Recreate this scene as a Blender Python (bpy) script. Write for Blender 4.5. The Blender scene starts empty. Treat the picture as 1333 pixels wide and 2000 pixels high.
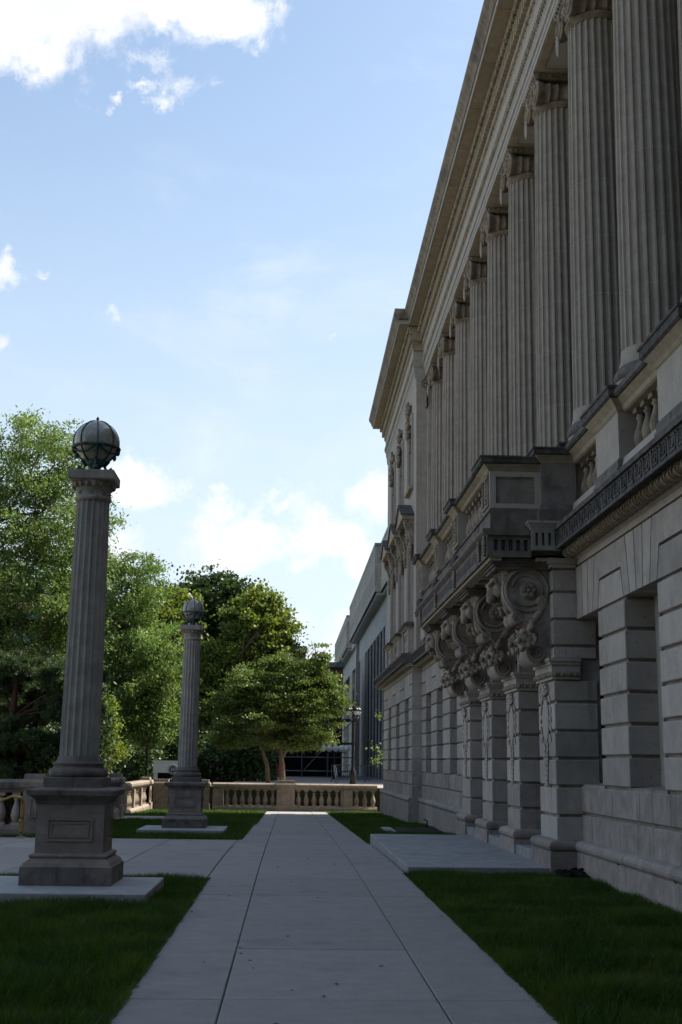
import bpy, math, random
import numpy as np
from mathutils import Vector, Matrix, noise as mnoise
R = math.radians
random.seed(7)
rng = np.random.default_rng(11)
S = bpy.context.scene
COL = S.collection

# ------------------------------------------------------------------ camera
FWD = np.array([564 - 666.5, 1488 - 1000, 2400.0]); FWD /= np.linalg.norm(FWD)
UPV = np.array([158.0, -11650.0, 2400.0]); UPV -= FWD * (UPV @ FWD); UPV /= np.linalg.norm(UPV)
RGT = np.cross(FWD, UPV)
if RGT[0] < 0: RGT = -RGT
CM = np.stack([RGT, FWD, UPV], 1)            # world axes in camera axes (x right, y down, z ahead)
EYE = 1.65
cam = bpy.data.cameras.new('camera'); co = bpy.data.objects.new('camera', cam); COL.objects.link(co)
cam.sensor_fit = 'VERTICAL'; cam.sensor_height = 36.0; cam.lens = 2400 / 2000 * 36.0
cam.clip_start = 0.1; cam.clip_end = 4000
rx, ry, rz_ = CM[0], -CM[1], -CM[2]
mw = Matrix(((rx[0], ry[0], rz_[0], 0), (rx[1], ry[1], rz_[1], 0), (rx[2], ry[2], rz_[2], EYE), (0, 0, 0, 1)))
co.matrix_world = mw
S.camera = co
def sky_dir(px, py):
    v = CM.T @ np.array([px - 666.5, py - 1000, 2400.0]); return v / np.linalg.norm(v)

# ------------------------------------------------------------------ exposure, sun, sky
S.view_settings.view_transform = 'Standard'; S.view_settings.look = 'None'
S.view_settings.gamma = 1; S.view_settings.use_curve_mapping = False
S.view_settings.exposure = 1.22
SUN_EL, SUN_AZ = R(50), math.atan2(0.91, 0.41)          # azimuth from +Y towards +X
sd = Vector((math.sin(SUN_AZ) * math.cos(SUN_EL), math.cos(SUN_AZ) * math.cos(SUN_EL), math.sin(SUN_EL)))
sl = bpy.data.lights.new('sun', 'SUN'); sl.energy = 4.4; sl.angle = R(0.53); sl.color = (1.0, 0.94, 0.85)
so = bpy.data.objects.new('sun', sl); COL.objects.link(so)
so.rotation_euler = (-sd).to_track_quat('-Z', 'Y').to_euler(); so.location = (30, 15, 60)

W = bpy.data.worlds.new('World'); S.world = W; W.use_nodes = True
nt = W.node_tree; nt.nodes.clear()
class NT:
    """small helper to write node graphs"""
    def __init__(s, t): s.t = t
    def n(s, typ, **kw):
        nd = s.t.nodes.new(typ)
        for k, v in kw.items(): setattr(nd, k, v)
        return nd
    def l(s, a, b): s.t.links.new(a, b)
    def put(s, sock, v):
        if hasattr(v, 'is_output'): s.l(v, sock)
        else: sock.default_value = v
    def math(s, op, a, b=0.0, c=None, clamp=False):
        m = s.n('ShaderNodeMath', operation=op, use_clamp=clamp); s.put(m.inputs[0], a); s.put(m.inputs[1], b)
        if c is not None: s.put(m.inputs[2], c)
        return m.outputs[0]
    def vec(s, op, a, b=None):
        m = s.n('ShaderNodeVectorMath', operation=op); s.put(m.inputs[0], a)
        if b is not None: s.put(m.inputs[1], b)
        return m.outputs['Value'] if op in ('LENGTH', 'DOT_PRODUCT', 'DISTANCE') else m.outputs['Vector']
    def ramp(s, v, a, b, c=0.0, d=1.0, smooth=True):
        m = s.n('ShaderNodeMapRange', interpolation_type='SMOOTHSTEP' if smooth else 'LINEAR', clamp=True)
        s.put(m.inputs[0], v)
        for i, q in enumerate((a, b, c, d)): s.put(m.inputs[i + 1], q)
        return m.outputs[0]
    def mix(s, f, a, b, blend='MIX'):
        m = s.n('ShaderNodeMix', data_type='RGBA', blend_type=blend); s.put(m.inputs[0], f)
        s.put(m.inputs[6], a if hasattr(a, 'is_output') else tuple(a) + (1.0,) * (4 - len(a)))
        s.put(m.inputs[7], b if hasattr(b, 'is_output') else tuple(b) + (1.0,) * (4 - len(b)))
        return m.outputs[2]
    def noise(s, v, sc, det=4.0, rough=0.55, dist=0.0):
        m = s.n('ShaderNodeTexNoise'); s.put(m.inputs['Vector'], v); m.inputs['Scale'].default_value = sc
        m.inputs['Detail'].default_value = det; m.inputs['Roughness'].default_value = rough; m.inputs['Distortion'].default_value = dist
        return m.outputs['Fac']

g = NT(nt)
sky = g.n('ShaderNodeTexSky', sky_type='NISHITA'); sky.sun_disc = False
sky.sun_elevation = SUN_EL; sky.sun_rotation = SUN_AZ
sky.altitude = 250; sky.air_density = 1.0; sky.dust_density = 1.6; sky.ozone_density = 1.0
tc = g.n('ShaderNodeTexCoord'); D = g.vec('NORMALIZE', tc.outputs['Generated'])
sx = g.n('ShaderNodeSeparateXYZ'); g.l(D, sx.inputs[0]); DZ = sx.outputs[2]
# cloud field: fractal noise on a flattened dome
inv = g.math('DIVIDE', 1.0, g.math('MAXIMUM', g.math('ADD', DZ, 0.22), 0.05))
cmb = g.n('ShaderNodeCombineXYZ'); g.l(g.math('MULTIPLY', sx.outputs[0], inv), cmb.inputs[0]); g.l(g.math('MULTIPLY', sx.outputs[1], inv), cmb.inputs[1])
n_fine = g.noise(D, 17.0, 10.0, 0.66, 0.3)
wn = g.n('ShaderNodeTexNoise'); g.l(D, wn.inputs['Vector']); wn.inputs['Scale'].default_value = 24; wn.inputs['Detail'].default_value = 8; wn.inputs['Roughness'].default_value = 0.65
WD = g.vec('ADD', D, g.vec('MULTIPLY', g.vec('SUBTRACT', wn.outputs['Color'], (0.5, 0.5, 0.5)), (0.075, 0.075, 0.06)))
n_big = g.noise(cmb.outputs[0], 2.1, 4.0, 0.5, 0.2)
blobs = [(20, 15, 215, 1.45), (190, -20, 195, 1.45), (330, -5, 155, 1.45), (445, 35, 98, 1.3), (70, 105, 90, 1.35), (300, 130, 85, 1.05),
         (285, 180, 42, 1.2), (228, 200, 34, 1.2), (-5, 526, 62, 1.1), (90, 535, 30, 1.0), (210, 627, 44, 0.5), (-10, 655, 36, 0.8),
         (290, 948, 92, 1.2), (410, 958, 45, 0.8), (735, 955, 120, 1.25), (560, 985, 60, 0.85), (745, 690, 40, 1.0), (668, 660, 22, 0.8),
         (240, 1075, 110, 1.05), (450, 1055, 150, 1.15), (640, 1050, 150, 1.2), (700, 1120, 120, 1.0), (640, 1215, 110, 0.95), (590, 1275, 80, 1.1)]
field = None
for (px, py, r, amp) in blobs:
    c = sky_dir(px, py)
    df = g.vec('MULTIPLY', g.vec('SUBTRACT', WD, tuple(c)), (1.0, 1.0, 1.7))
    v = g.ramp(g.vec('LENGTH', df), r / 2400 * 1.45, 0.0, 0.0, amp, smooth=False)
    field = v if field is None else g.math('MAXIMUM', field, v)
other = g.math('MULTIPLY', g.ramp(n_big, 0.52, 0.74), g.ramp(g.vec('DOT_PRODUCT', D, tuple(sky_dir(560, 640))), 0.955, 0.86))
dens = g.math('ADD', g.math('MAXIMUM', field, g.math('MULTIPLY', other, 1.1)), g.math('MULTIPLY', g.math('SUBTRACT', n_fine, 0.5), 2.3))
cf = g.ramp(dens, 0.36, 1.0)
wisp = g.math('MULTIPLY', g.ramp(g.noise(g.vec('MULTIPLY', D, (1.0, 1.0, 2.6)), 5.0, 7.0, 0.6, 0.4), 0.5, 0.8), 0.28)
cf = g.math('MAXIMUM', cf, wisp)
haze = g.ramp(DZ, 0.58, 0.0, 0.10, 1.0)
skyc = g.mix(g.math('MULTIPLY', haze, 0.85), g.mix(1.0, sky.outputs[0], (0.98, 1.0, 0.95), 'MULTIPLY'), (3.6, 4.02, 4.45))
shade = g.ramp(g.noise(D, 7.0, 5.0, 0.6), 0.35, 0.7)
CLOUD = g.mix(shade, (4.2, 4.35, 4.6), (5.4, 5.4, 5.4))
skyc = g.mix(cf, skyc, CLOUD)
bg = g.n('ShaderNodeBackground'); g.l(skyc, bg.inputs[0]); bg.inputs[1].default_value = 0.1
wo = g.n('ShaderNodeOutputWorld'); g.l(bg.outputs[0], wo.inputs[0])

# ------------------------------------------------------------------ materials
def mat(name):
    m = bpy.data.materials.new(name); m.use_nodes = True
    t = m.node_tree; b = t.nodes['Principled BSDF']
    return m, NT(t), b
def coords(h, kind='obj'):
    if kind == 'world': return h.n('ShaderNodeNewGeometry').outputs['Position']
    return h.n('ShaderNodeTexCoord').outputs['Object']
def stone(name, c1, c2, dark=(0.06, 0.055, 0.05), stain=0.3, streak=0.5, rough=0.85, tint=0.12, grain=0.12, green=None, sv=(3.2, 3.2, 0.28), blot=0.9):
    """weathered stone: grain, blotches, vertical streaks, a small tint of its own for each piece"""
    m, h, b = mat(name); P = coords(h, 'world')
    big = h.noise(P, blot, 5, 0.6); mid = h.noise(P, 4.5, 5, 0.6); fine = h.noise(P, 55, 3, 0.6); pit = h.ramp(h.noise(P, 16, 2, 0.5), 0.66, 0.74)
    st = h.noise(h.vec('MULTIPLY', P, sv), 1.6, 5, 0.6)
    col = h.mix(h.ramp(mid, 0.3, 0.7), c1, c2)
    col = h.mix(h.math('MULTIPLY', h.ramp(fine, 0.35, 0.75), grain), col, dark)
    s1 = h.math('MULTIPLY', h.ramp(st, 0.52, 0.78), streak); s2 = h.math('MULTIPLY', h.ramp(big, 0.52, 0.75), stain)
    col = h.mix(h.math('MAXIMUM', s1, s2), col, dark)
    col = h.mix(h.math('MULTIPLY', pit, 0.35), col, dark)
    if green: col = h.mix(h.math('MULTIPLY', h.ramp(h.noise(P, 1.7, 4), 0.5, 0.75), green[1]), col, green[0])
    oi = h.n('ShaderNodeObjectInfo').outputs['Random']
    v = h.ramp(oi, 0, 1, 1 - tint, 1 + tint, smooth=False)
    hs = h.n('ShaderNodeHueSaturation'); h.l(col, hs.inputs['Color']); h.l(v, hs.inputs['Value'])
    h.l(hs.outputs[0], b.inputs['Base Color'])
    b.inputs['Roughness'].default_value = rough; b.inputs['Specular IOR Level'].default_value = 0.25
    bp = h.n('ShaderNodeBump'); bp.inputs['Strength'].default_value = 0.35; bp.inputs['Distance'].default_value = 0.02
    h.l(h.math('ADD', h.math('MULTIPLY', fine, 0.35), mid), bp.inputs['Height']); h.l(bp.outputs[0], b.inputs['Normal'])
    return m
def plain(name, c, rough=0.6, metal=0.0, var=0.15, scale=6.0, c2=None, spec=0.4):
    m, h, b = mat(name); P = coords(h, 'world')
    n = h.noise(P, scale, 4, 0.6)
    c2 = c2 or tuple(x * (1 - 2 * var) for x in c)
    h.l(h.mix(h.ramp(n, 0.3, 0.7), c, c2), b.inputs['Base Color'])
    b.inputs['Roughness'].default_value = rough; b.inputs['Metallic'].default_value = metal; b.inputs['Specular IOR Level'].default_value = spec
    return m
def leafmat(name, c1, c2, trans=0.45):
    m, h, b = mat(name)
    ri = h.n('ShaderNodeNewGeometry').outputs['Random Per Island']
    P = coords(h, 'world'); clump = h.noise(P, 0.55, 3, 0.5)
    col = h.mix(h.math('ADD', h.math('MULTIPLY', ri, 0.6), h.math('MULTIPLY', h.ramp(clump, 0.3, 0.7), 0.4)), c1, c2)
    h.l(col, b.inputs['Base Color']); b.inputs['Roughness'].default_value = 0.5; b.inputs['Specular IOR Level'].default_value = 0.35
    tr = h.n('ShaderNodeBsdfTranslucent'); h.l(h.mix(1.0, col, (1.35, 1.5, 0.72), 'MULTIPLY'), tr.inputs[0])
    mx = h.n('ShaderNodeMixShader'); mx.inputs[0].default_value = trans
    h.l(b.outputs[0], mx.inputs[1]); h.l(tr.outputs[0], mx.inputs[2])
    h.l(mx.outputs[0], h.t.nodes['Material Output'].inputs[0])
    return m
M = {}
M['lime'] = stone('limestone', (0.465, 0.405, 0.355), (0.39, 0.338, 0.293), stain=0.30, streak=0.40, tint=0.16)
M['limeS'] = stone('limestone_smooth', (0.46, 0.40, 0.345), (0.40, 0.345, 0.295), stain=0.12, streak=0.22, tint=0.03)
M['base'] = stone('limestone_base', (0.37, 0.315, 0.275), (0.265, 0.222, 0.192), stain=0.45, streak=0.55, tint=0.18)
M['pale'] = stone('limestone_pale', (0.46, 0.42, 0.375), (0.40, 0.365, 0.325), stain=0.1, streak=0.12, tint=0.04)
M['colm'] = stone('limestone_column', (0.40, 0.342, 0.29), (0.325, 0.276, 0.234), stain=0.12, streak=0.3, tint=0.05)
M['carved'] = stone('limestone_carved', (0.39, 0.32, 0.25), (0.20, 0.16, 0.125), stain=0.5, streak=0.2, blot=2.6, tint=0.06, grain=0.2)
M['bracket'] = stone('stained_bracket_stone', (0.35, 0.295, 0.25), (0.19, 0.155, 0.13), stain=0.6, streak=0.4, tint=0.15, blot=1.6)
M['cream'] = stone('soffit_stone', (0.42, 0.35, 0.255), (0.33, 0.27, 0.19), stain=0.12, streak=0.0, tint=0.05)
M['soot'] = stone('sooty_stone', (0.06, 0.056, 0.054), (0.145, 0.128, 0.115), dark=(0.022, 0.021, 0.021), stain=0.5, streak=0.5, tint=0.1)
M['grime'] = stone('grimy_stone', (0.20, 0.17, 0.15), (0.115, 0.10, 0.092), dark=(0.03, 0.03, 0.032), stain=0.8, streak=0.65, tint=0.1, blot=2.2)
M['cyma'] = stone('gutter_stone', (0.30, 0.245, 0.19), (0.17, 0.135, 0.105), dark=(0.04, 0.036, 0.034), stain=0.85, streak=0.0, tint=0.05)
M['pillar'] = stone('pillar_stone', (0.37, 0.335, 0.295), (0.27, 0.24, 0.215), stain=0.3, streak=0.6, tint=0.04, green=((0.21, 0.27, 0.24), 0.45), sv=(7, 7, 0.28), blot=1.4)
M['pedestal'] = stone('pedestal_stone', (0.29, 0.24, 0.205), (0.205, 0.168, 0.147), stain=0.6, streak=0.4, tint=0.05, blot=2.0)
M['balu'] = stone('balustrade_stone', (0.32, 0.26, 0.20), (0.225, 0.18, 0.138), stain=0.55, streak=0.5, tint=0.1)
M['granite'] = stone('granite', (0.40, 0.40, 0.40), (0.33, 0.33, 0.335), stain=0.2, streak=0.0, tint=0.04, grain=0.3)
M['step'] = stone('grey_platform_stone', (0.33, 0.33, 0.325), (0.25, 0.25, 0.25), stain=0.35, streak=0.7, tint=0.02, grain=0.25, sv=(0.5, 3.4, 3.0))
M['conc'] = stone('path_concrete', (0.315, 0.292, 0.272), (0.275, 0.255, 0.238), dark=(0.12, 0.11, 0.105), stain=0.38, streak=0.0, tint=0.07, grain=0.30, blot=1.3)
M['concB'] = stone('pale_concrete', (0.46, 0.47, 0.46), (0.36, 0.365, 0.36), stain=0.3, streak=0.5, tint=0.05)
M['panel'] = stone('limestone_panel', (0.45, 0.42, 0.36), (0.33, 0.305, 0.265), stain=0.25, streak=0.15, tint=0.22)
M['joint'] = plain('joint_dirt', (0.05, 0.045, 0.04), 0.95)
M['mortar'] = plain('mortar', (0.48, 0.45, 0.41), 0.9, var=0.05)
M['paving'] = stone('town_paving', (0.33, 0.305, 0.28), (0.27, 0.25, 0.23), stain=0.3, streak=0.0)
M['turf'] = plain('distant_turf', (0.10, 0.13, 0.045), 0.95, scale=0.4)
M['soil'] = plain('soil', (0.024, 0.025, 0.013), 0.95, scale=20)
M['bronze'] = plain('verdigris_bronze', (0.06, 0.135, 0.13), 0.6, 0.3, c2=(0.018, 0.03, 0.03), scale=14)
M['globe'] = plain('opal_glass', (0.37, 0.355, 0.30), 0.16, var=0.2, scale=7, spec=0.6)
M['iron'] = plain('black_iron', (0.012, 0.012, 0.013), 0.4, 0.2)
M['brass'] = plain('brass', (0.42, 0.27, 0.08), 0.4, 0.6, var=0.15, scale=18)
M['glass'] = plain('window_glass', (0.012, 0.014, 0.016), 0.25, 0.0, spec=0.25)
M['white'] = plain('white_paint', (0.75, 0.74, 0.72), 0.5, var=0.05)
M['black'] = plain('black_board', (0.010, 0.010, 0.012), 0.9, spec=0.1)
M['navy'] = plain('navy_seal', (0.03, 0.03, 0.07), 0.5)
M['wood'] = plain('dark_oak', (0.05, 0.028, 0.016), 0.5, scale=9)
M['steel'] = plain('galvanised_steel', (0.33, 0.34, 0.36), 0.45, 0.6)
M['fin'] = stone('shade_toned_concrete', (0.075, 0.085, 0.09), (0.05, 0.058, 0.062), stain=0.3, streak=0.3, tint=0.1)  # dark tone puts the shade on fin sides and ribbed soffit into colour
M['slate'] = plain('blue_grey_metal', (0.14, 0.17, 0.19), 0.5, 0.2)
M['lglass'] = plain('lamp_glass', (0.42, 0.43, 0.42), 0.2, var=0.05)
M['opal'] = plain('white_globe', (0.8, 0.8, 0.8), 0.3, var=0.03)
M['brick'] = plain('brown_brick', (0.16, 0.085, 0.06), 0.9, scale=25, c2=(0.10, 0.055, 0.04))
M['bglass'] = plain('blue_window_glass', (0.10, 0.22, 0.32), 0.1, spec=0.9)
M['roofm'] = plain('roof_gravel', (0.12, 0.115, 0.11), 0.9)
M['red'] = plain('red_plastic', (0.35, 0.03, 0.02), 0.5)
M['bark'] = plain('tree_bark', (0.075, 0.055, 0.042), 0.95, scale=12, c2=(0.035, 0.027, 0.021))
M['barkr'] = plain('pine_bark', (0.085, 0.04, 0.026), 0.95, scale=12, c2=(0.05, 0.026, 0.018))
M['barkp'] = plain('pale_bark', (0.24, 0.17, 0.115), 0.9, scale=10, c2=(0.13, 0.09, 0.06))
M['lf1'] = leafmat('locust_leaves', (0.075, 0.13, 0.034), (0.175, 0.22, 0.078))
M['lf2'] = leafmat('ash_leaves', (0.066, 0.122, 0.032), (0.165, 0.215, 0.07))
M['lf3'] = leafmat('maple_leaves', (0.05, 0.088, 0.016), (0.18, 0.20, 0.036))
M['lf4'] = leafmat('hornbeam_leaves', (0.05, 0.088, 0.018), (0.15, 0.185, 0.045), 0.35)
M['lf5'] = leafmat('pine_needles', (0.03, 0.055, 0.022), (0.07, 0.10, 0.04), 0.25)
M['lf6'] = leafmat('yellow_green_leaves', (0.11, 0.16, 0.02), (0.19, 0.22, 0.03))
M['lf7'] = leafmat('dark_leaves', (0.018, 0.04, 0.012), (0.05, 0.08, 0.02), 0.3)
def grassmat():
    m, h, b = mat('grass'); ri = h.n('ShaderNodeNewGeometry').outputs['Random Per Island']
    P = coords(h, 'world'); n = h.noise(P, 1.3, 4, 0.6)
    n2 = h.noise(P, 7.0, 3, 0.6)
    c = h.mix(ri, (0.016, 0.044, 0.005), (0.058, 0.112, 0.012)); c = h.mix(h.math('MULTIPLY', h.ramp(n2, 0.5, 0.7), 0.65), c, (0.010, 0.024, 0.004)); c = h.mix(h.math('MULTIPLY', h.ramp(n, 0.40, 0.7), 0.75), c, (0.095, 0.125, 0.02))
    h.l(c, b.inputs['Base Color']); b.inputs['Roughness'].default_value = 0.5; b.inputs['Specular IOR Level'].default_value = 0.25
    tr = h.n('ShaderNodeBsdfTranslucent'); h.l(h.mix(1.0, c, (1.4, 1.6, 0.6), 'MULTIPLY'), tr.inputs[0])
    mx = h.n('ShaderNodeMixShader'); mx.inputs[0].default_value = 0.35
    h.l(b.outputs[0], mx.inputs[1]); h.l(tr.outputs[0], mx.inputs[2]); h.l(mx.outputs[0], h.t.nodes['Material Output'].inputs[0])
    return m
M['grass'] = grassmat()

# ------------------------------------------------------------------ mesh building
def mesh_np(name, V, F, m=None, smooth=False):
    """V (n,3), F (k,3|4) numpy -> mesh, fast"""
    me = bpy.data.meshes.new(name); V = np.asarray(V, np.float32); F = np.asarray(F, np.int32)
    me.vertices.add(len(V)); me.vertices.foreach_set('co', V.ravel())
    k = F.shape[1]; me.loops.add(F.size); me.loops.foreach_set('vertex_index', F.ravel())
    me.polygons.add(len(F)); me.polygons.foreach_set('loop_start', np.arange(0, F.size, k, dtype=np.int32))
    me.polygons.foreach_set('loop_total', np.full(len(F), k, np.int32))
    if smooth: me.polygons.foreach_set('use_smooth', np.ones(len(F), bool))
    me.update(calc_edges=True)
    if m: me.materials.append(m)
    return me
class MB:
    def __init__(s): s.v = []; s.f = []; s.sm = []
    def add(s, V, F, smooth=False):
        o = len(s.v); s.v += [tuple(p) for p in V]; s.f += [tuple(i + o for i in q) for q in F]; s.sm += [smooth] * len(F); return s
    def box(s, x0, y0, z0, x1, y1, z1):
        V = [(x0, y0, z0), (x1, y0, z0), (x1, y1, z0), (x0, y1, z0), (x0, y0, z1), (x1, y0, z1), (x1, y1, z1), (x0, y1, z1)]
        return s.add(V, [(0, 3, 2, 1), (4, 5, 6, 7), (0, 1, 5, 4), (1, 2, 6, 5), (2, 3, 7, 6), (3, 0, 4, 7)])
    def cbox(s, x0, y0, z0, x1, y1, z1, c=0.012):
        """box with chamfered edges"""
        a = [(x0, x1), (y0, y1), (z0, z1)]; V = []; idx = {}
        for i in (0, 1):
            for j in (0, 1):
                for k in (0, 1):
                    base = [a[0][i], a[1][j], a[2][k]]; sg = [1 if q == 0 else -1 for q in (i, j, k)]
                    for ax in range(3):
                        p = [base[t] + (0 if t == ax else sg[t] * c) for t in range(3)]
                        idx[(i, j, k, ax)] = len(V); V.append(p)
        F = []
        for ax in range(3):
            u, w = [t for t in range(3) if t != ax]
            for sd_ in (0, 1):
                loop = []
                for (p, q) in ((0, 0), (1, 0), (1, 1), (0, 1)):
                    t = [0, 0, 0]; t[ax] = sd_; t[u] = p; t[w] = q; loop.append(idx[(*t, ax)])
                F.append(loop)
        for ax in range(3):
            u, w = [t for t in range(3) if t != ax]
            for p in (0, 1):
                for q in (0, 1):
                    l = []
                    for e, axx in ((0, u), (1, u), (1, w), (0, w)):
                        t = [0, 0, 0]; t[ax] = e; t[u] = p; t[w] = q; l.append(idx[(*t, axx)])
                    F.append(l)
        for i in (0, 1):
            for j in (0, 1):
                for k in (0, 1): F.append([idx[(i, j, k, t)] for t in range(3)])
        c0 = np.array([(x0 + x1) / 2, (y0 + y1) / 2, (z0 + z1) / 2]); V = np.array(V)
        G = []
        for q in F:
            nrm = np.cross(V[q[1]] - V[q[0]], V[q[2]] - V[q[0]]); 
            G.append(q if nrm @ (V[q].mean(0) - c0) > 0 else q[::-1])
        return s.add(V, G)
    def poly(s, pts, axis, a, b, c=0.0):
        """polygon pts (2D) pushed along axis from a to b (c: inset of the a face)"""
        pts = list(pts); n = len(pts); area = sum(pts[i][0] * pts[(i + 1) % n][1] - pts[(i + 1) % n][0] * pts[i][1] for i in range(n))
        if area < 0: pts = pts[::-1]
        def P(p, t):
            return {'x': (t, p[0], p[1]), 'y': (p[0], t, p[1]), 'z': (p[0], p[1], t)}[axis]
        V = [P(p, a) for p in pts] + [P(p, b) for p in pts]
        fl = (axis != 'y') == (b > a)
        F = [tuple(range(n))[::-1] if fl else tuple(range(n)), tuple(range(n, 2 * n)) if fl else tuple(range(n, 2 * n))[::-1]]
        for i in range(n):
            j = (i + 1) % n; q = (i, j, n + j, n + i); F.append(q if fl else q[::-1])
        return s.add(V, F)
    def lathe(s, prof, n=16, c=(0, 0, 0), smooth=True, ax='z', cap=True):
        V = []; F = []
        for (r, z) in prof:
            for i in range(n):
                t = 2 * math.pi * i / n; p = (r * math.cos(t), r * math.sin(t), z)
                if ax == 'x': p = (p[2], p[0], p[1])
                if ax == 'y': p = (p[1], p[2], p[0])
                V.append((p[0] + c[0], p[1] + c[1], p[2] + c[2]))
        for k in range(len(prof) - 1):
            for i in range(n):
                j = (i + 1) % n; F.append((k * n + i, k * n + j, (k + 1) * n + j, (k + 1) * n + i))
        s.add(V, F, smooth)
        if cap:
            o = len(s.v) - len(V); s.f += [tuple(o + i for i in range(n))[::-1], tuple(o + (len(prof) - 1) * n + i for i in range(n))]; s.sm += [False, False]
        return s
    def ell(s, c, r, nu=8, nv=5, rot=None, smooth=True):
        V = []; F = []
        for k in range(nv + 1):
            ph = -math.pi / 2 + math.pi * k / nv
            for i in range(nu):
                t = 2 * math.pi * i / nu
                p = Vector((r[0] * math.cos(ph) * math.cos(t), r[1] * math.cos(ph) * math.sin(t), r[2] * math.sin(ph)))
                if rot: p = rot @ p
                V.append((p.x + c[0], p.y + c[1], p.z + c[2]))
        for k in range(nv):
            for i in range(nu):
                j = (i + 1) % nu; F.append((k * nu + i, k * nu + j, (k + 1) * nu + j, (k + 1) * nu + i))
        return s.add(V, F, smooth)
    def tube(s, pts, rad, n=8, smooth=True):
        pts = [Vector(p) for p in pts]; rad = rad if hasattr(rad, '__len__') else [rad] * len(pts)
        V = []; F = []; up = Vector((0.13, 0.27, 0.95))
        for k, p in enumerate(pts):
            d = (pts[min(k + 1, len(pts) - 1)] - pts[max(k - 1, 0)]).normalized()
            a = d.cross(up); a = a.normalized() if a.length > 1e-4 else Vector((1, 0, 0)); b_ = d.cross(a)
            for i in range(n):
                t = 2 * math.pi * i / n; V.append(p + (a * math.cos(t) + b_ * math.sin(t)) * rad[k])
        for k in range(len(pts) - 1):
            for i in range(n):
                j = (i + 1) % n; F.append((k * n + i, (k + 1) * n + i, (k + 1) * n + j, k * n + j))
        s.add(V, F, smooth); o = len(s.v) - len(V)
        s.f += [tuple(o + i for i in range(n)), tuple(o + (len(pts) - 1) * n + i for i in range(n))[::-1]]; s.sm += [False, False]
        return s
    def torus(s, c, R_, r, ax='y', n=20, m=8, a0=0, a1=2 * math.pi):
        full = abs(a1 - a0) > 6.28; pts = []
        k = n if full else n + 1; V = []; F = []
        for i in range(k):
            t = a0 + (a1 - a0) * i / n
            for j in range(m):
                q = 2 * math.pi * j / m; rr = R_ + r * math.cos(q); w = r * math.sin(q)
                p = (rr * math.cos(t), rr * math.sin(t))
                V.append({'y': (c[0] + p[0], c[1] + w, c[2] + p[1]), 'x': (c[0] + w, c[1] + p[0], c[2] + p[1]), 'z': (c[0] + p[0], c[1] + p[1], c[2] + w)}[ax])
        for i in range(n):
            i2 = (i + 1) % k
            for j in range(m):
                j2 = (j + 1) % m; F.append((i * m + j, i2 * m + j, i2 * m + j2, i * m + j2))
        return s.add(V, F, True)
    def spiral(s, c, r0, turns, th, ax='y', hand=1, n=28, depth=None):
        """raised spiral fillet (a volute)"""
        pts = []; rad = []
        for i in range(n + 1):
            u = i / n; r = r0 * (1 - 0.86 * u); t = hand * turns * 2 * math.pi * u + math.pi / 2
            a, b_ = r * math.cos(t), r * math.sin(t)
            pts.append({'y': (c[0] + a, c[1], c[2] + b_), 'x': (c[0], c[1] + a, c[2] + b_)}[ax]); rad.append(th * (1 - 0.5 * u))
        return s.tube(pts, rad, 6)
    def mesh(s, name, m):
        me = bpy.data.meshes.new(name); me.from_pydata(s.v, [], s.f)
        me.polygons.foreach_set('use_smooth', s.sm); me.materials.append(m); me.update()
        return me
WL = {}
def obj(name, me, parent=None, at=(0, 0, 0), rz=0.0, kind=None, scale=None):
    """link a mesh; 'at' is in world axes unless the parent is turned (then local)"""
    o = bpy.data.objects.new(name, me); COL.objects.link(o)
    if parent is not None:
        o.parent = parent; w = WL[parent.name]; o.location = (at[0] - w[0], at[1] - w[1], at[2] - w[2])
    else: o.location = at
    WL[o.name] = tuple(at); o.rotation_euler = (0, 0, rz)
    if scale: o.scale = scale
    if kind: o['kind'] = kind
    return o
def build(mb, name, m, parent=None, kind=None, at=(0, 0, 0)):
    return obj(name, mb.mesh(name, m), parent, at, kind=kind)
def tag(o, label, cat, group=None):
    o['label'] = label; o['category'] = cat
    if group: o['group'] = group
    return o
def thing(name, label, cat, loc=(0, 0, 0), rz=0.0, group=None):
    o = bpy.data.objects.new(name, None); COL.objects.link(o); o.location = loc; o.rotation_euler = (0, 0, rz); o.empty_display_size = 0.3
    WL[o.name] = tuple(loc) if rz == 0 else (0, 0, 0)
    return tag(o, label, cat, group)
def copy_tree(o, parent=None):
    c = o.copy(); COL.objects.link(c)
    if parent is not None: c.parent = parent
    WL[c.name] = WL[o.name]
    for ch in list(o.children): copy_tree(ch, c)
    return c
def remeshed(mb, name, m, voxel):
    me = mb.mesh(name + '_src', m); o = bpy.data.objects.new('tmp', me); COL.objects.link(o)
    md = o.modifiers.new('r', 'REMESH'); md.mode = 'VOXEL'; md.voxel_size = voxel; md.use_smooth_shade = True
    dg = bpy.context.evaluated_depsgraph_get(); out = bpy.data.meshes.new_from_object(o.evaluated_get(dg))
    bpy.data.objects.remove(o); bpy.data.meshes.remove(me); out.name = name
    if not out.materials: out.materials.append(m)
    return out
def gz(y):
    """terrace level: flat near the camera, then a slight fall to the far balustrade"""
    if y < 17: return 0.0
    if y < 26: return -0.0168 * (y - 17) ** 2 / 18
    return -0.0168 * (y - 21.5)
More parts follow.
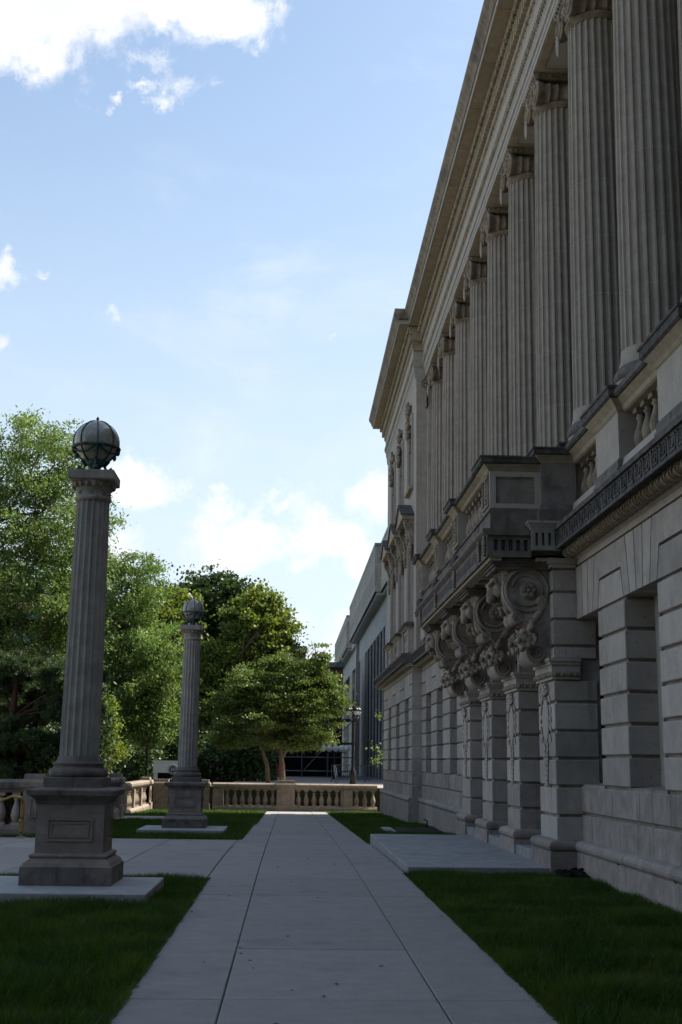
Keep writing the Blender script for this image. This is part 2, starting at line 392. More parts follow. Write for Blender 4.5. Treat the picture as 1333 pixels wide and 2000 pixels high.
# ================================================================== ground, path, lawns
def sheet(name, x0, y0, x1, y1, nx, ny, dz, m, kind='structure', amp=0.0):
    xs = np.linspace(x0, x1, nx + 1); ys = np.linspace(y0, y1, ny + 1)
    V = [(x, y, gz(y) + dz + amp * mnoise.noise(Vector((x * 0.6, y * 0.6, 0)))) for y in ys for x in xs]
    F = [(j * (nx + 1) + i, j * (nx + 1) + i + 1, (j + 1) * (nx + 1) + i + 1, (j + 1) * (nx + 1) + i) for j in range(ny) for i in range(nx)]
    o = obj(name, mesh_np(name, V, F, m, True)); o['kind'] = kind; return o
gme = mesh_np('ground', [(-900, -300, -1.15), (900, -300, -1.15), (900, 1500, -1.15), (-900, 1500, -1.15)], [(0, 1, 2, 3)], M['turf'])
obj('ground', gme, kind='structure')
path = build(MB().box(-1.16, -12, -0.5, 1.87, 17, -0.035), 'path', M['joint'], kind='structure')
pb = MB(); ys = [17] + list(np.arange(18, 60.1, 1.0))
for a, b in zip(ys[:-1], ys[1:]):
    V = [(-1.16, a, gz(a) - .035), (1.87, a, gz(a) - .035), (1.87, b, gz(b) - .035), (-1.16, b, gz(b) - .035)]; pb.add(V, [(0, 1, 2, 3)])
pb.add([(-7.4, 18.3, -.04), (-1.16, 18.3, -.04), (-1.16, 29.45, gz(29.45) - .04), (-7.4, 29.45, gz(29.45) - .04)], [(0, 1, 2, 3)])
build(pb, 'path_bed', M['joint'], kind='structure')
def slab(x0, x1, y0, y1, g_, parent, name='paving_slab', dz=0.0, m=None):
    x0 += g_[0]; x1 -= g_[1]; y0 += g_[2]; y1 -= g_[2]; c = 0.008; t = random.uniform(-.002, .003); V = []
    for (ins, z) in ((0, -0.12), (0, -c), (c, 0)):
        for (x, y) in ((x0 + ins, y0 + ins), (x1 - ins, y0 + ins), (x1 - ins, y1 - ins), (x0 + ins, y1 - ins)): V.append((x, y, gz(y) + z + t + dz))
    F = [(8, 9, 10, 11)]
    for k in (0, 4):
        for i in range(4):
            j = (i + 1) % 4; F.append((k + i, k + j, k + 4 + j, k + 4 + i))
    mb = MB().add(V, F); return build(mb, name, m or M['conc'], parent)
jy = [-5.0, -2.3, 0, 2.3, 4.6, 6.92, 9.22, 11.62, 13.93, 16.17]
while jy[-1] < 58.5: jy.append(jy[-1] + 2.32)
jy[-1] = 59.6
for a, b in zip(jy[:-1], jy[1:]):
    slab(-1.13, -0.43, a, b, (0, .0045, .0025), path); slab(-0.43, 1.10, a, b, (.0045, .0045, .0025), path); slab(1.10, 1.83, a, b, (.0045, 0, .0025), path)
for i in range(4):
    xa, xb = -1.14 - 1.53 * (i + 1), -1.14 - 1.53 * i
    for a, b in ((18.31, 20.55), (20.55, 22.8), (22.8, 25.0), (25.0, 27.2), (27.2, 29.45)): slab(max(xa, -7.2), xb, a, b, (.0045, .0045, .0025), path)
# paving that leads off the far lawn towards the side balustrade
for a, b in ((43.6, 46.0), (46.0, 48.6)):
    slab(-6.2, -3.3, a, b, (0, 0, .006), path, dz=0.01)
sheet('lawn', -14, -12, -1.16, 18.3, 12, 30, -0.02, M['soil'], amp=0.02)
sheet('lawn', -7.0, 29.45, -1.10, 59.7, 8, 30, -0.02, M['soil'], amp=0.015)
sheet('lawn', 1.85, -12, 5.0, 19.5, 5, 30, -0.02, M['soil'], amp=0.02)
sheet('lawn', 1.85, 28.2, 5.0, 59.7, 5, 30, -0.02, M['soil'], amp=0.015)

def grass(name, regions, label_kind='stuff'):
    VV = []; k = 0
    for (x0, x1, y0, y1, dens, hgt, wid, excl) in regions:
        n = int((x1 - x0) * (y1 - y0) * dens)
        x = rng.uniform(x0, x1, n); y = rng.uniform(y0, y1, n)
        cl = np.array([mnoise.noise(Vector((a * 1.1, b * 1.1, 3))) for a, b in zip(x[:: 1], y[:: 1])])
        keep = np.ones(n, bool)
        for (a, b, c, d) in excl: keep &= ~((x > a) & (x < b) & (y > c) & (y < d))
        x, y, cl = x[keep], y[keep], cl[keep]; n = len(x)
        zb = np.array([gz(v) for v in y]) - 0.03; h = hgt * (0.55 + 0.75 * rng.random(n) + 0.9 * cl).clip(.25, 2); t = rng.uniform(0, 2 * np.pi, n)
        w = wid * (0.7 + 0.6 * rng.random(n)); lean = rng.normal(0, 0.55, (n, 2)) * h[:, None]
        dx, dy = np.cos(t) * w / 2, np.sin(t) * w / 2
        a = np.stack([x - dx, y - dy, zb], 1); b = np.stack([x + dx, y + dy, zb], 1); c = np.stack([x + lean[:, 0], y + lean[:, 1], zb + h + 0.02], 1)
        VV.append(np.stack([a, b, c], 1).reshape(-1, 3))
    for (xe, ya, yb, sg) in ((-1.13, 7, 18.3, 1), (1.83, 7, 19.4, -1), (-1.08, 29.5, 59, 1), (1.83, 28.4, 59, -1)):
        n = int((yb - ya) * 420); y = rng.uniform(ya, yb, n); k = np.array([mnoise.noise(Vector((xe, v * 1.7, 9))) for v in y]); x = xe + sg * np.clip(rng.normal(0, .012, n) + .016 * k, -.08, .06)
        zb = np.array([gz(v) for v in y]) - .01; h = .05 * (.6 + .8 * rng.random(n)); t = rng.uniform(0, 2 * np.pi, n); wd_ = .012
        lx = sg * h * rng.uniform(.1, 1.1, n); ly = rng.normal(0, .5, n) * h
        VV.append(np.stack([np.stack([x - np.cos(t) * wd_ / 2, y - np.sin(t) * wd_ / 2, zb], 1), np.stack([x + np.cos(t) * wd_ / 2, y + np.sin(t) * wd_ / 2, zb], 1), np.stack([x + lx, y + ly, zb + h * .8], 1)], 1).reshape(-1, 3))
    V = np.concatenate(VV); F = np.arange(len(V)).reshape(-1, 3)
    o = obj(name, mesh_np(name, V, F, M['grass'])); o['kind'] = 'stuff'
    return o
grass('grass', [(-4.6, -1.15, 7.2, 18.33, 3000, .085, .012, [(-3.84, -1.62, 14.99, 17.14)]),
                (1.83, 4.75, 7.2, 19.55, 3000, .085, .012, []),
                (-7.0, -1.05, 29.45, 40, 800, .08, .02, [(-3.82, -1.6, 32.27, 34.42)]), (-7.0, -0.98, 40, 59.4, 420, .085, .03, [(-6.25, -3.25, 43.5, 48.7)]),
                (1.84, 4.75, 28.3, 44, 700, .08, .022, [(2.9, 5, 34.4, 37.4)]), (1.84, 4.6, 44, 59.3, 420, .085, .03, []),
                (-10, -4.6, 7, 18.3, 300, .08, .025, []), (-4.6, -1.15, -8, 7.2, 120, .08, .03, []), (1.85, 4.7, -8, 7.2, 120, .08, .03, [])])

# the odd fallen leaf and bit of grit on the paving
VL = []
for i in range(70):
    x, y = random.uniform(-1.1, 1.8), 7 + 26 * random.random() ** 1.4
    if random.random() < .4: x = random.choice((-1.08, 1.78)) + random.uniform(-.06, .06)
    z = gz(y) + .004; a = random.uniform(0, 6.28); l = random.uniform(.012, .035); w = l * .5; c_, s_ = math.cos(a), math.sin(a)
    VL += [(x - c_ * l, y - s_ * l, z), (x + s_ * w, y - c_ * w, z + .008), (x + c_ * l, y + s_ * l, z + .002), (x - s_ * w, y + c_ * w, z + .006)]
o = obj('leaf_litter', mesh_np('leaf_litter', VL, np.arange(len(VL)).reshape(-1, 4), M['bark'])); o['kind'] = 'stuff'
# entrance platform of grey stone
pf = thing('entrance_platform', 'low grey stone slab between the path and the doors under the balcony', 'platform', (2.95, 24, 0))
pm = MB(); yy = [19.5, 22.4, 25.4, 28.3]
for a, b in zip(yy[:-1], yy[1:]):
    q = MB().cbox(1.86, a + .002, -0.35, 4.12, b - .002, 0.10, .012); build(q, 'platform_stone', M['step'], pf)
for (a, b) in ((20.95, 22.66), (24.0, 25.75), (27.1, 28.9)):
    build(MB().cbox(4.10, a, -0.3, 4.62, b, 0.26, .01), 'threshold', M['step'], pf)
# area grate beside the far lawn
ag = thing('area_grate', 'dark iron grating with a pale kerb set in the far lawn against the wall', 'grating', (3.6, 36, gz(36)))
build(MB().box(3.05, 34.6, gz(36) - .1, 4.35, 37.2, gz(36) + .015), 'pit', M['black'], ag)
build(MB().box(2.75, 34.5, gz(36) - .1, 3.03, 37.3, gz(36) + .05), 'kerb', M['granite'], ag)
gb = MB()
for i in range(24): gb.box(3.08, 34.65 + i * .106, gz(36) + .016, 4.33, 34.69 + i * .106, gz(36) + .05)
build(gb, 'bars', M['iron'], ag)

# ================================================================== the stone library
LB = thing('library_building', 'long limestone library with giant fluted columns, lion brackets and deep cornice', 'building', (6.0, 30, -0.3))
XW = 4.60          # face of the rusticated ground floor
OPN = [9.81, 12.9, 15.99, 19.08]; OPF = [31.8, 34.88, 38.05, 41.12]; HW = 0.785
ROW = [(1.37 + .4333 * i, 1.37 + .4333 * (i + 1)) for i in range(6)]
G = 0.042
FULL = {}
def block(x0, y0, z0, x1, y1, z1, name='stone_block', m='lime', par=None):
    build(MB().cbox(x0, y0 + .003, z0 + .004, x1, y1 - .003, z1 - G, .012), name, M[m], par or LB)
def ground_storey(xf, ya, yb, opens, end=None):
    """rusticated wall from ya to yb with openings (centres) and flat arches; xf = face"""
    core = MB(); fr = MB()
    lo = sorted(opens)
    edges = [ya] + [e for c in lo for e in (c - HW, c + HW)] + [yb]
    solid = [(edges[i], edges[i + 1]) for i in range(0, len(edges), 2) if edges[i + 1] - edges[i] > 0.05]
    for (a, b) in solid: core.box(xf + .05, a + (.05 if a > ya else .02), 1.30, xf + .44, b - (.05 if b < yb else .02), 4.0)
    core.box(xf + .05, ya + .02, 0.3, xf + .44, yb - .02, 1.30); core.box(xf + .09, ya + .02, 4.0, xf + .44, yb - .02, 5.0)
    build(core, 'wall', M['base'], LB)
    # two courses under the sills, joints staggered
    for k, (z0, z1) in enumerate(((0.50, 0.94), (0.94, 1.37))):
        y = ya + (0 if k else -0.6); cut = []
        while y < yb: cut.append(max(y, ya)); y += 1.36 + random.uniform(-.12, .12)
        cut = sorted(set(cut + [ya])); cut = [c for c in cut if yb - c > .4] + [yb]
        for a, b in zip(cut[:-1], cut[1:]):
            if b - a > .02: block(xf, a, z0, xf + .43, b, z1, m='base')
    for (a, b) in solid:
        for (z0, z1) in ROW: block(xf, a, z0, xf + .45, b, z1)
    # flat arches of wedge stones, stepped into the courses
    T1, T2 = 4.41, 4.80
    for c in lo:
        jb = [-.785, -.471, -.157, .157, .471, .785]; jt = [None, -.65, -.21, .21, .65, None]; g2 = .016
        for i in (1, 2, 3):
            P = [(c + jb[i] + g2, 3.97), (c + jb[i + 1] - g2, 3.97), (c + jt[i + 1] - g2, T2), (c + jt[i] + g2, T2)]
            build(MB().poly(P, 'x', xf, xf + .45), 'wedge_stone', M['lime'], LB)
        for s in (-1, 1):
            P = [(c + s * (.471 + g2), 3.97), (c + s * (.785 - g2), 3.97), (c + s * (.93 - g2), T1 - .0), (c + s * 1.12, T1), (c + s * 1.12, T2), (c + s * (.65 + g2), T2)]
            build(MB().poly(P, 'x', xf, xf + .45), 'wedge_stone', M['lime'], LB)
    e2 = [ya] + [v for c in lo for v in (c - 1, c + 1)] + [yb]
    for i in range(0, len(e2), 2):
        a, b = e2[i], e2[i + 1]; la, ra = i > 0, i < len(e2) - 2
        a0 = a + (1 - .785) * -1 if la else a; ca = a - 1 if la else None; cb = b + 1 if ra else None
        p = [((ca + .785 + .012) if la else a, 3.97), ((cb - .785 - .012) if ra else b, 3.97), ((cb - .93 - .012) if ra else b, T1 - G), ((ca + .93 + .012) if la else a, T1 - G)]
        if p[1][0] - p[0][0] > .08: build(MB().poly(p, 'x', xf, xf + .45), 'stone_block', M['lime'], LB)
        y0, y1 = (ca + 1.126 if la else a), (cb - 1.126 if ra else b)
        if y1 - y0 > .08: build(MB().box(xf, y0, T1 + .003, xf + .44, y1, T2), 'stone_block', M['lime'], LB)
    # band over the arches
    build(MB().poly([(xf + .012, 4.84), (xf + .012, 4.93), (xf - .03, 4.96), (xf - .03, 5.0), (xf + .4, 5.0), (xf + .4, 4.84)], 'y', ya, yb), 'string_course', M['limeS'], LB)
    # windows
    for c in lo:
        w = MB(); x = xf + .43
        w.box(x, c - HW - .02, 1.37, x + .1, c - HW + .22, 3.97).box(x, c + HW - .22, 1.37, x + .1, c + HW + .02, 3.97).box(x, c - HW + .221, 3.75, x + .1, c + HW - .221, 3.97)
        wo_ = build(w, 'window', M['lime'], LB)
        f = MB(); 
        for t in (-.56, 0, .52): f.box(x + .05, c + t, 1.38, x + .1, c + t + .05, 3.75)
        for z in (1.38, 2.5, 3.1, 3.70): f.box(x + .06, c - .56, z, x + .09, c + .57, z + .05)
        build(f, 'frame', M['wood'], wo_)
        build(MB().box(x + .11, c - .6, 1.3, x + .13, c + .6, 3.8), 'pane', M['glass'], wo_)
        build(MB().poly([(xf + .03, 1.32), (xf + .03, 1.365), (xf + .5, 1.40), (xf + .5, 1.3)], 'y', c - HW, c + HW), 'sill', M['base'], wo_)
def plinth(x, ya, yb, z0=-1.0):
    n = max(1, round((yb - ya) / 2.3)); e = np.linspace(ya, yb, n + 1)
    for a, b in zip(e[:-1], e[1:]):
        P = [(x - .13, z0), (x - .13, .335), (x - .10, .35)]
        P += [(x - .07 - .085 * math.sin(t), .425 - .085 * math.cos(t)) for t in np.linspace(.25, math.pi - .1, 7)]
        P += [(x - .03, .52), (x + .3, .53), (x + .3, z0)]
        build(MB().poly(P, 'y', a + .003, b - .003), 'plinth_stone', M['base'], LB)
ground_storey(XW, 7.0, 19.87 - .06, OPN[:3] + [19.08 - .06])
plinth(XW, 7.0, 19.55)
ground_storey(XW, 30.15, 43.2, OPF); plinth(XW, 30.25, 43.2)
XP = XW - 0.34
ground_storey(XP, 43.2, 56.3, [45.2, 48.95, 52.8]); plinth(XP, 43.08, 56.42)
# end faces of the far pavilion
build(MB().box(XP + .62, 43.22, -1, 20, 56.27, 5.3).box(XP + .02, 43.215, -1, XP + .62, 43.42, 5.0).box(XP + .02, 56.05, -1, XP + .62, 56.26, 5.0), 'wall', M['lime'], LB)
pe = MB()
for (z0, z1) in [(0.5, .94), (.94, 1.37)] + ROW + [(3.97, 4.41), (4.41, 4.85)]:
    for i in range(8): pe.box(XP + .46 + i * 1.5, 56.2, z0 + .004, XP + 1.955 + i * 1.5, 56.3, z1 - G)
build(pe, 'end_wall_stones', M['lime'], LB, kind='stuff')

# ---- four rusticated pilasters of the doorway
PIL = [19.58, 22.72, 25.80, 28.93]; PWD = 1.25; XPIL = 4.20
PR = [(.50, .90), (.90, 1.35), (1.35, 1.78), (1.78, 2.21), (2.21, 2.66), (2.66, 3.02)]; PR2 = [(3.33, 3.55), (3.55, 3.98), (3.98, 4.42), (4.42, 4.80)]
def cart(mb_o):
    """carved drop ornament with an oval shield (front face looks to -x, centre y=0, top z=0)"""
    mb_o.ell((-.01, 0, -.62), (.05, .14, .33), 14, 10)
    mb_o.torus((0, 0, 0), .1, .01, 'x', 3, 3)
    V0 = len(mb_o.v)
    for i in range(22):
        t = 2 * math.pi * i / 22; mb_o.ell((-.035, .175 * math.cos(t), -.62 + .37 * math.sin(t)), (.02, .014, .02), 6, 4)
    for s in (-1, 1):
        mb_o.spiral((-.06, .09 * s, -.13), .10, 1.6, .026, 'x', s, 20)
        for i in range(5):
            z = -.30 - .15 * i; mb_o.ell((-.012, s * (.205 - .008 * (i - 2) ** 2), z), (.022, .03, .085), 6, 4, Matrix.Rotation(.5 * s, 3, 'X'))
    for i in range(9):
        z = -1.02 - .075 * i; w = .10 - .009 * i
        for s in (-1, 1): mb_o.ell((-.015, s * w * .6, z + random.uniform(-.02, .02)), (.03, .035, .05), 6, 4)
    mb_o.ell((-.05, 0, -.17), (.06, .05, .08), 8, 5)
    return mb_o
CART = cart(MB()).mesh('shield_carving', M['limeS'])
def egg_row(y0, y1, x, z, r, step, axis='y', shell=True, lean=0):
    mb = MB(); n = max(1, int(round((y1 - y0) / step))); st = (y1 - y0) / n
    for i in range(n):
        t = y0 + (i + .5) * st; c = (x, t, z) if axis == 'y' else (t, x, z)
        rr = (r[0], r[1], r[2]) if axis == 'y' else (r[1], r[0], r[2])
        mb.ell(c, rr, 8, 5, Matrix.Rotation(lean, 3, 'Y') if axis == 'y' and lean else None)
        if shell:
            d = (0, st / 2, 0) if axis == 'y' else (st / 2, 0, 0); q = (rr[0] * .8, rr[1] * .28, rr[2] * 1.05) if axis == 'y' else (rr[0] * .28, rr[1] * .8, rr[2] * 1.05)
            mb.ell((c[0] + d[0], c[1] + d[1], c[2] + .01), q, 6, 4)
    return mb
for k, y0 in enumerate(PIL):
    y1 = y0 + PWD; p = build(MB().box(XPIL + .05, y0 + .05, .1, XW + .35, y1 - .05, 4.82), 'pilaster', M['base'], LB)
    for (z0, z1) in PR + PR2:
        low = z1 < 1.0 and k == 0
        build(MB().cbox(XPIL, y0, z0 + .004, XW + .3, y1, z1 - G, .012), 'stone_block', M['base' if z1 < .9 or k in (1,) and z1 < 1.4 else ('pale' if low else 'lime')], p)
    # moulded impost and its carving
    im = MB()
    for (z0, z1, e) in ((3.00, 3.05, .03), (3.05, 3.10, .055), (3.10, 3.23, .04), (3.23, 3.28, .075), (3.28, 3.33, .10)): im.box(XPIL - e, y0 - e, z0, XW + .02, y1 + e, z1)
    q = build(im, 'impost', M['lime'], p)
    er = MB(); e1 = egg_row(y0 - .03, y1 + .03, XPIL - .05, 3.075, (.035, .04, .04), .12); er.add(e1.v, e1.f, True)
    e1 = egg_row(XPIL - .03, XW, y0 - .05, 3.075, (.035, .04, .04), .12, 'x'); er.add(e1.v, e1.f, True)
    build(er, 'egg_moulding', M['carved'], p, kind='stuff')
    obj('shield_carving', CART, p, (XPIL - .004, y0 + PWD / 2, 2.99), scale=(.75, 1.75, 1.0))
    cap = MB()
    for (z0, z1, e) in ((4.80, 4.86, .03), (4.86, 4.95, .06)): cap.box(XPIL - e, y0 - e, z0, XW, y1 + e, z1)
    build(cap, 'pilaster_cap', M['lime'], p)
    P = [(-.14, -.6), (-.14, .335), (-.10, .35)] + [(-.07 - .085 * math.sin(t), .425 - .085 * math.cos(t)) for t in np.linspace(.25, math.pi - .1, 7)] + [(-.02, .52), (.2, .53), (.2, -.6)]
    # base with a roll, mitred by stacking rings
    bs = MB(); prof = [(z, e) for (e, z) in [(-a, b) for (a, b) in P[:-2]]]
    ring = []; 
    for (z, e) in prof:
        ring.append([(XPIL - e, y0 - e, z), (XW, y0 - e, z), (XW, y1 + e, z), (XPIL - e, y1 + e, z)])
    V = [v for r_ in ring for v in r_]; F = []
    for i in range(len(ring) - 1):
        for j in range(4): F.append((i * 4 + j, i * 4 + (j + 1) % 4, i * 4 + 4 + (j + 1) % 4, i * 4 + 4 + j))
    F.append(tuple((len(ring) - 1) * 4 + j for j in range(4)))
    bs.add(V, F); build(bs, 'base', M['base'], p)
# door recesses with arches between the pilasters
for k in range(3):
    ya, yb = PIL[k] + PWD, PIL[k + 1]; c = (ya + yb) / 2; r = (yb - ya) / 2 - .02
    pts = [(ya, 3.33), (c - r, 3.33)] + [(c - r * math.cos(t), 3.33 + r * math.sin(t)) for t in np.linspace(0.08, math.pi - .08, 15)] + [(c + r, 3.33), (yb, 3.33), (yb, 4.95), (ya, 4.95)]
    ar = build(MB().poly(pts, 'x', 4.24, 4.62), 'door_arch', M['lime'], LB)
    mo = MB()
    for (rr, xx, th) in ((r + .03, 4.23, .04), (r + .13, 4.24, .03), (r + .24, 4.22, .05)):
        mo.torus((xx, c, 3.33), rr, th, 'x', 20, 6, 0.0, math.pi)
    mo.v = [(v[0], min(max(v[1], ya + .005), yb - .005), v[2]) for v in mo.v]
    build(mo, 'archivolt', M['pale'], ar)
    bd = MB(); n_ = 22
    for i in range(n_):
        t = math.pi * (i + .5) / n_; yv = c - (r + .18) * math.cos(t)
        if ya + .03 < yv < yb - .03: bd.ell((4.235, yv, 3.33 + (r + .18) * math.sin(t)), (.03, .035, .035), 6, 4)
    build(bd, 'bead_moulding', M['carved'], ar, kind='stuff')
    rc = MB().box(5.25, ya - .3, 0, 5.4, yb + .3, 4.9).box(4.62, ya - .12, .26, 5.25, ya - .02, 4.9).box(4.62, yb + .02, .26, 5.25, yb + .12, 4.9).box(4.62, ya, 4.3, 5.25, yb, 4.5)
    rr_ = build(rc, 'door_recess', M['lime'], LB)
    dr = build(MB().box(5.18, c - .62, .27, 5.25, c + .62, 2.55), 'door', M['wood'], LB)
    dl = MB()
    for s in (-1, 1):
        for z in (.45, 1.1, 1.75): dl.cbox(5.15, c + s * .31 - .22, z, 5.185, c + s * .31 + .22, z + .52, .02)
    build(dl, 'door_panel', M['wood'], dr)
    build(MB().ell((5.12, c + .06, 1.3), (.035, .035, .035)), 'knob', M['brass'], dr)
    wn = build(MB().box(5.20, c - .50, 2.85, 5.24, c + .50, 3.75), 'window', M['glass'], LB)
    build(MB().box(5.17, c - .58, 2.77, 5.25, c - .5, 3.83).box(5.17, c + .5, 2.77, 5.25, c + .58, 3.83).box(5.17, c - .5, 2.77, 5.25, c + .5, 2.85).box(5.17, c - .5, 3.75, 5.25, c + .5, 3.83), 'frame', M['lime'], wn)

# ---- belt course: big egg roll, Greek key fascia
def belt(xf, ya, yb, dk='soot'):
    x = xf - 4.60
    P = [(4.41, 5.09), (4.28, 5.09), (4.25, 5.06), (4.225, 5.06), (4.225, 5.10), (4.24, 5.10), (4.24, 5.36), (4.20, 5.36), (4.20, 5.43), (4.7, 5.50), (4.9, 5.50), (4.9, 5.09)]
    o = build(MB().poly([(a + x, b) for a, b in P], 'y', ya, yb), 'belt_course', M[dk], LB)
    build(MB().poly([(a + x, b) for a, b in [(4.57, 4.99), (4.52, 5.0), (4.46, 5.05), (4.42, 5.088), (4.9, 5.088), (4.9, 4.99)]], 'y', ya, yb), 'cove_moulding', M['cream'], o)
    e = egg_row(ya + .02, yb - .02, 4.475 + x, 5.03, (.115, .095, .09), .25)
    sh = egg_row(ya + .02, yb - .02, 4.485 + x, 5.035, (.105, .12, .07), .25, shell=False)
    rb = MB(); n = int((yb - ya - .04) / .25); q = (yb - ya - .04) / n
    for i in range(n):
        for d in (-.05, .05): rb.tube([(4.475 + x - .118 * math.sin(t_), ya + .02 + (i + .5) * q + d, 5.03 - .092 * math.cos(t_)) for t_ in np.linspace(.3, 2.4, 6)], .014, 4)
    e.add(rb.v, rb.f, True)
    build(e, 'egg_moulding', M['cream'], o, kind='stuff')
    k = MB(); u = .33; n = int((yb - ya) / u); st = (yb - ya) / n; xa, xb = 4.230 + x, 4.245 + x
    w = .02
    for i in range(n):
        y = ya + i * st
        k.box(xa, y + .02, 5.13, xb, y + .02 + w, 5.33); k.box(xa, y + .02, 5.304, xb, y + st * .62, 5.33); k.box(xa, y + st * .62 - w, 5.18, xb, y + st * .62, 5.33)
        k.box(xa, y + .09, 5.18, xb, y + st * .62, 5.206); k.box(xa, y + .09, 5.18, xb, y + .09 + w, 5.27)
        k.box(xa, y + .02, 5.13, xb, y + st * .74, 5.156); k.box(xa, y + st * .74, 5.13, xb, y + st * .74 + w, 5.33)
        k.box(xa, y + st * .74, 5.304, xb, y + st, 5.33)
    build(k, 'greek_key_band', M['soot'], o, kind='stuff')
belt(XW, 7.0, 19.52); belt(XW, 30.2, 43.15, 'grime'); belt(XP, 43.06, 56.9, 'grime')

# ---- balusters (shared) and the terrace parapet
BPROF = [(.085, 0), (.085, .06), (.06, .07), (.06, .10), (.075, .12), (.10, .20), (.105, .26), (.09, .34), (.06, .43), (.045, .50), (.05, .53), (.065, .545), (.065, .565), (.048, .58), (.055, .61), (.085, .63), (.085, .70)]
def baluster_mesh(name, h, m, fat=1.0):
    f = h / .70; mb = MB().lathe([(r * fat, z * f) for r, z in BPROF[2:-2]], 14)
    s = .088 * fat; mb.box(-s, -s, 0, s, s, .065 * f); mb.box(-s, -s, .63 * f, s, s, h)
    return mb.mesh(name, m)
BAL_U = baluster_mesh('baluster', .72, M['carved'])
CYK = [20.22 + 3.12 * k for k in range(-2, 8)]            # column centre lines
XD = 4.55
def cap_prof(x0, x1, z):   # sooty cap: cyma and flat top, x0 outer face of the die
    return [(x0 - .16, z + .17), (x0 - .19, z + .20), (x0 - .19, z + .27), (x0 - .10, z + .31), (x1 + .10, z + .31), (x1 + .19, z + .27), (x1 + .19, z + .20), (x1 + .16, z + .17)]
def under_prof(x0, x1, z):
    return [(x0, z), (x0 - .03, z + .02), (x0 - .05, z + .08), (x0 - .12, z + .15), (x0 - .14, z + .18), (x1 + .14, z + .18), (x1 + .12, z + .15), (x1 + .05, z + .08), (x1, z)]
def ringcap(mb, x0, y0, x1, y1, steps):
    """square cap built from rings (z, outward step)"""
    V = []; F = []
    for (z, e) in steps: V += [(x0 - e, y0 - e, z), (x1 + e, y0 - e, z), (x1 + e, y1 + e, z), (x0 - e, y1 + e, z)]
    for i in range(len(steps) - 1):
        for j in range(4): F.append((i * 4 + j, i * 4 + (j + 1) % 4, i * 4 + 4 + (j + 1) % 4, i * 4 + 4 + j))
    F.append((3, 2, 1, 0)); F.append(tuple((len(steps) - 1) * 4 + j for j in range(4)))
    return mb.add(V, F)
UND = [(0, 0), (.02, .02), (.07, .045), (.13, .10), (.16, .13), (.17, .13)]; CAPS = [(.165, .14), (.19, .17), (.29, .17), (.30, .19), (.335, .19), (.36, .13), (.365, 0)]
def parapet(xd, centres, ya, yb, zb=5.40, zd=5.84, zc=6.50, pw=1.26, step=.33, mdie='limeS'):
    pr = build(MB().box(xd, ya, zb, xd + .42, yb, zd - .12), 'parapet', M['grime'], LB)
    build(MB().poly([(xd - .03, zd - .12), (xd + .0, zd), (xd + .42, zd), (xd + .45, zd - .12)], 'y', ya, yb), 'parapet_base', M['limeS'], pr)
    ed = [ya]
    for c in centres:
        a, b = c - pw / 2, c + pw / 2
        if b < ya or a > yb: continue
        build(MB().box(xd - .06, a, zd, xd + .46, b, zc), 'pier', M[mdie], pr)
        pb_ = MB(); ringcap(pb_, xd - .06, a, xd + .46, b, [(zb + .0, .05), (zb + .28, .05), (zb + .32, .03), (zb + .40, .03), (zd, 0)]); build(pb_, 'pier_base', M['grime'], pr)
        build(ringcap(MB(), xd - .06, a, xd + .46, b, [(zc + z, e) for z, e in UND]), 'pier_moulding', M['cream'], pr)
        build(ringcap(MB(), xd - .06, a, xd + .46, b, [(zc + z, e) for z, e in CAPS]), 'pier_cap', M['soot'], pr)
        ed += [a, b]
    ed.append(yb)
    for i in range(0, len(ed) - 1, 2):
        a, b = ed[i], ed[i + 1]
        if b - a < .25: continue
        build(MB().poly(under_prof(xd + .04, xd + .38, zc), 'y', a, b), 'rail_moulding', M['cream'], pr)
        build(MB().poly(cap_prof(xd + .04, xd + .38, zc), 'y', a, b), 'rail', M['soot'], pr)
        n = int((b - a) / step)
        for j in range(n): obj('baluster', BAL_U, pr, (xd + .21, a + (j + .5) * (b - a) / n, zd), scale=(1, 1, (zc - zd) / .72))
parapet(XD, [c - .1 for c in CYK[:2]] + [CYK[2] - .1], 9.0, 20.6)
parapet(XD, [c - .1 for c in CYK[6:]], 29.6, 43.1)

# ---- balcony over the doors
YB0, YB1, XB = 19.50, 30.15, 3.14
bc = build(MB().box(XB + .06, YB0 + .06, 5.0, 4.75, YB1 - .03, 5.34), 'balcony', M['soot'], LB)
fl = MB()
def flutes(mb, face, a, b, z0, z1, step=.105):
    n = int((b - a) / step)
    for i in range(n + 1):
        t = a + (b - a) * i / n; w = .028
        if face == 'x': mb.box(XB, t - w, z0, XB + .061, t + w, z1)
        else: mb.box(t - w, YB0, z0, t + w, YB0 + .061, z1)
fx = MB(); fx.box(XB, YB0, 4.95, XB + .1, YB1, 5.05).box(XB, YB0, 5.23, XB + .1, YB1, 5.30); flutes(fx, 'x', YB0 + .05, YB1 - .05, 5.05, 5.23)
fx.box(XB + .1, YB0, 4.95, 3.86, YB0 + .1, 5.05).box(XB + .1, YB0, 5.23, 3.86, YB0 + .1, 5.30); flutes(fx, 'y', XB + .08, 3.83, 5.05, 5.23)
build(fx, 'fluted_fascia', M['grime'], bc, kind='stuff')
build(MB().poly([(XB, 5.30), (XB - .05, 5.33), (XB - .08, 5.36), (XB - .08, 5.40), (4.7, 5.42), (4.7, 5.30)], 'y', YB0 - .06, YB1 + .05), 'balcony_edge', M['grime'], bc)
pv = MB()
for i in range(12): pv.ell((XB - .04 + i * .06, YB0 - .03, 5.345), (.028, .03, .03), 6, 4)
build(pv, 'leaf_moulding', M['carved'], bc, kind='stuff')
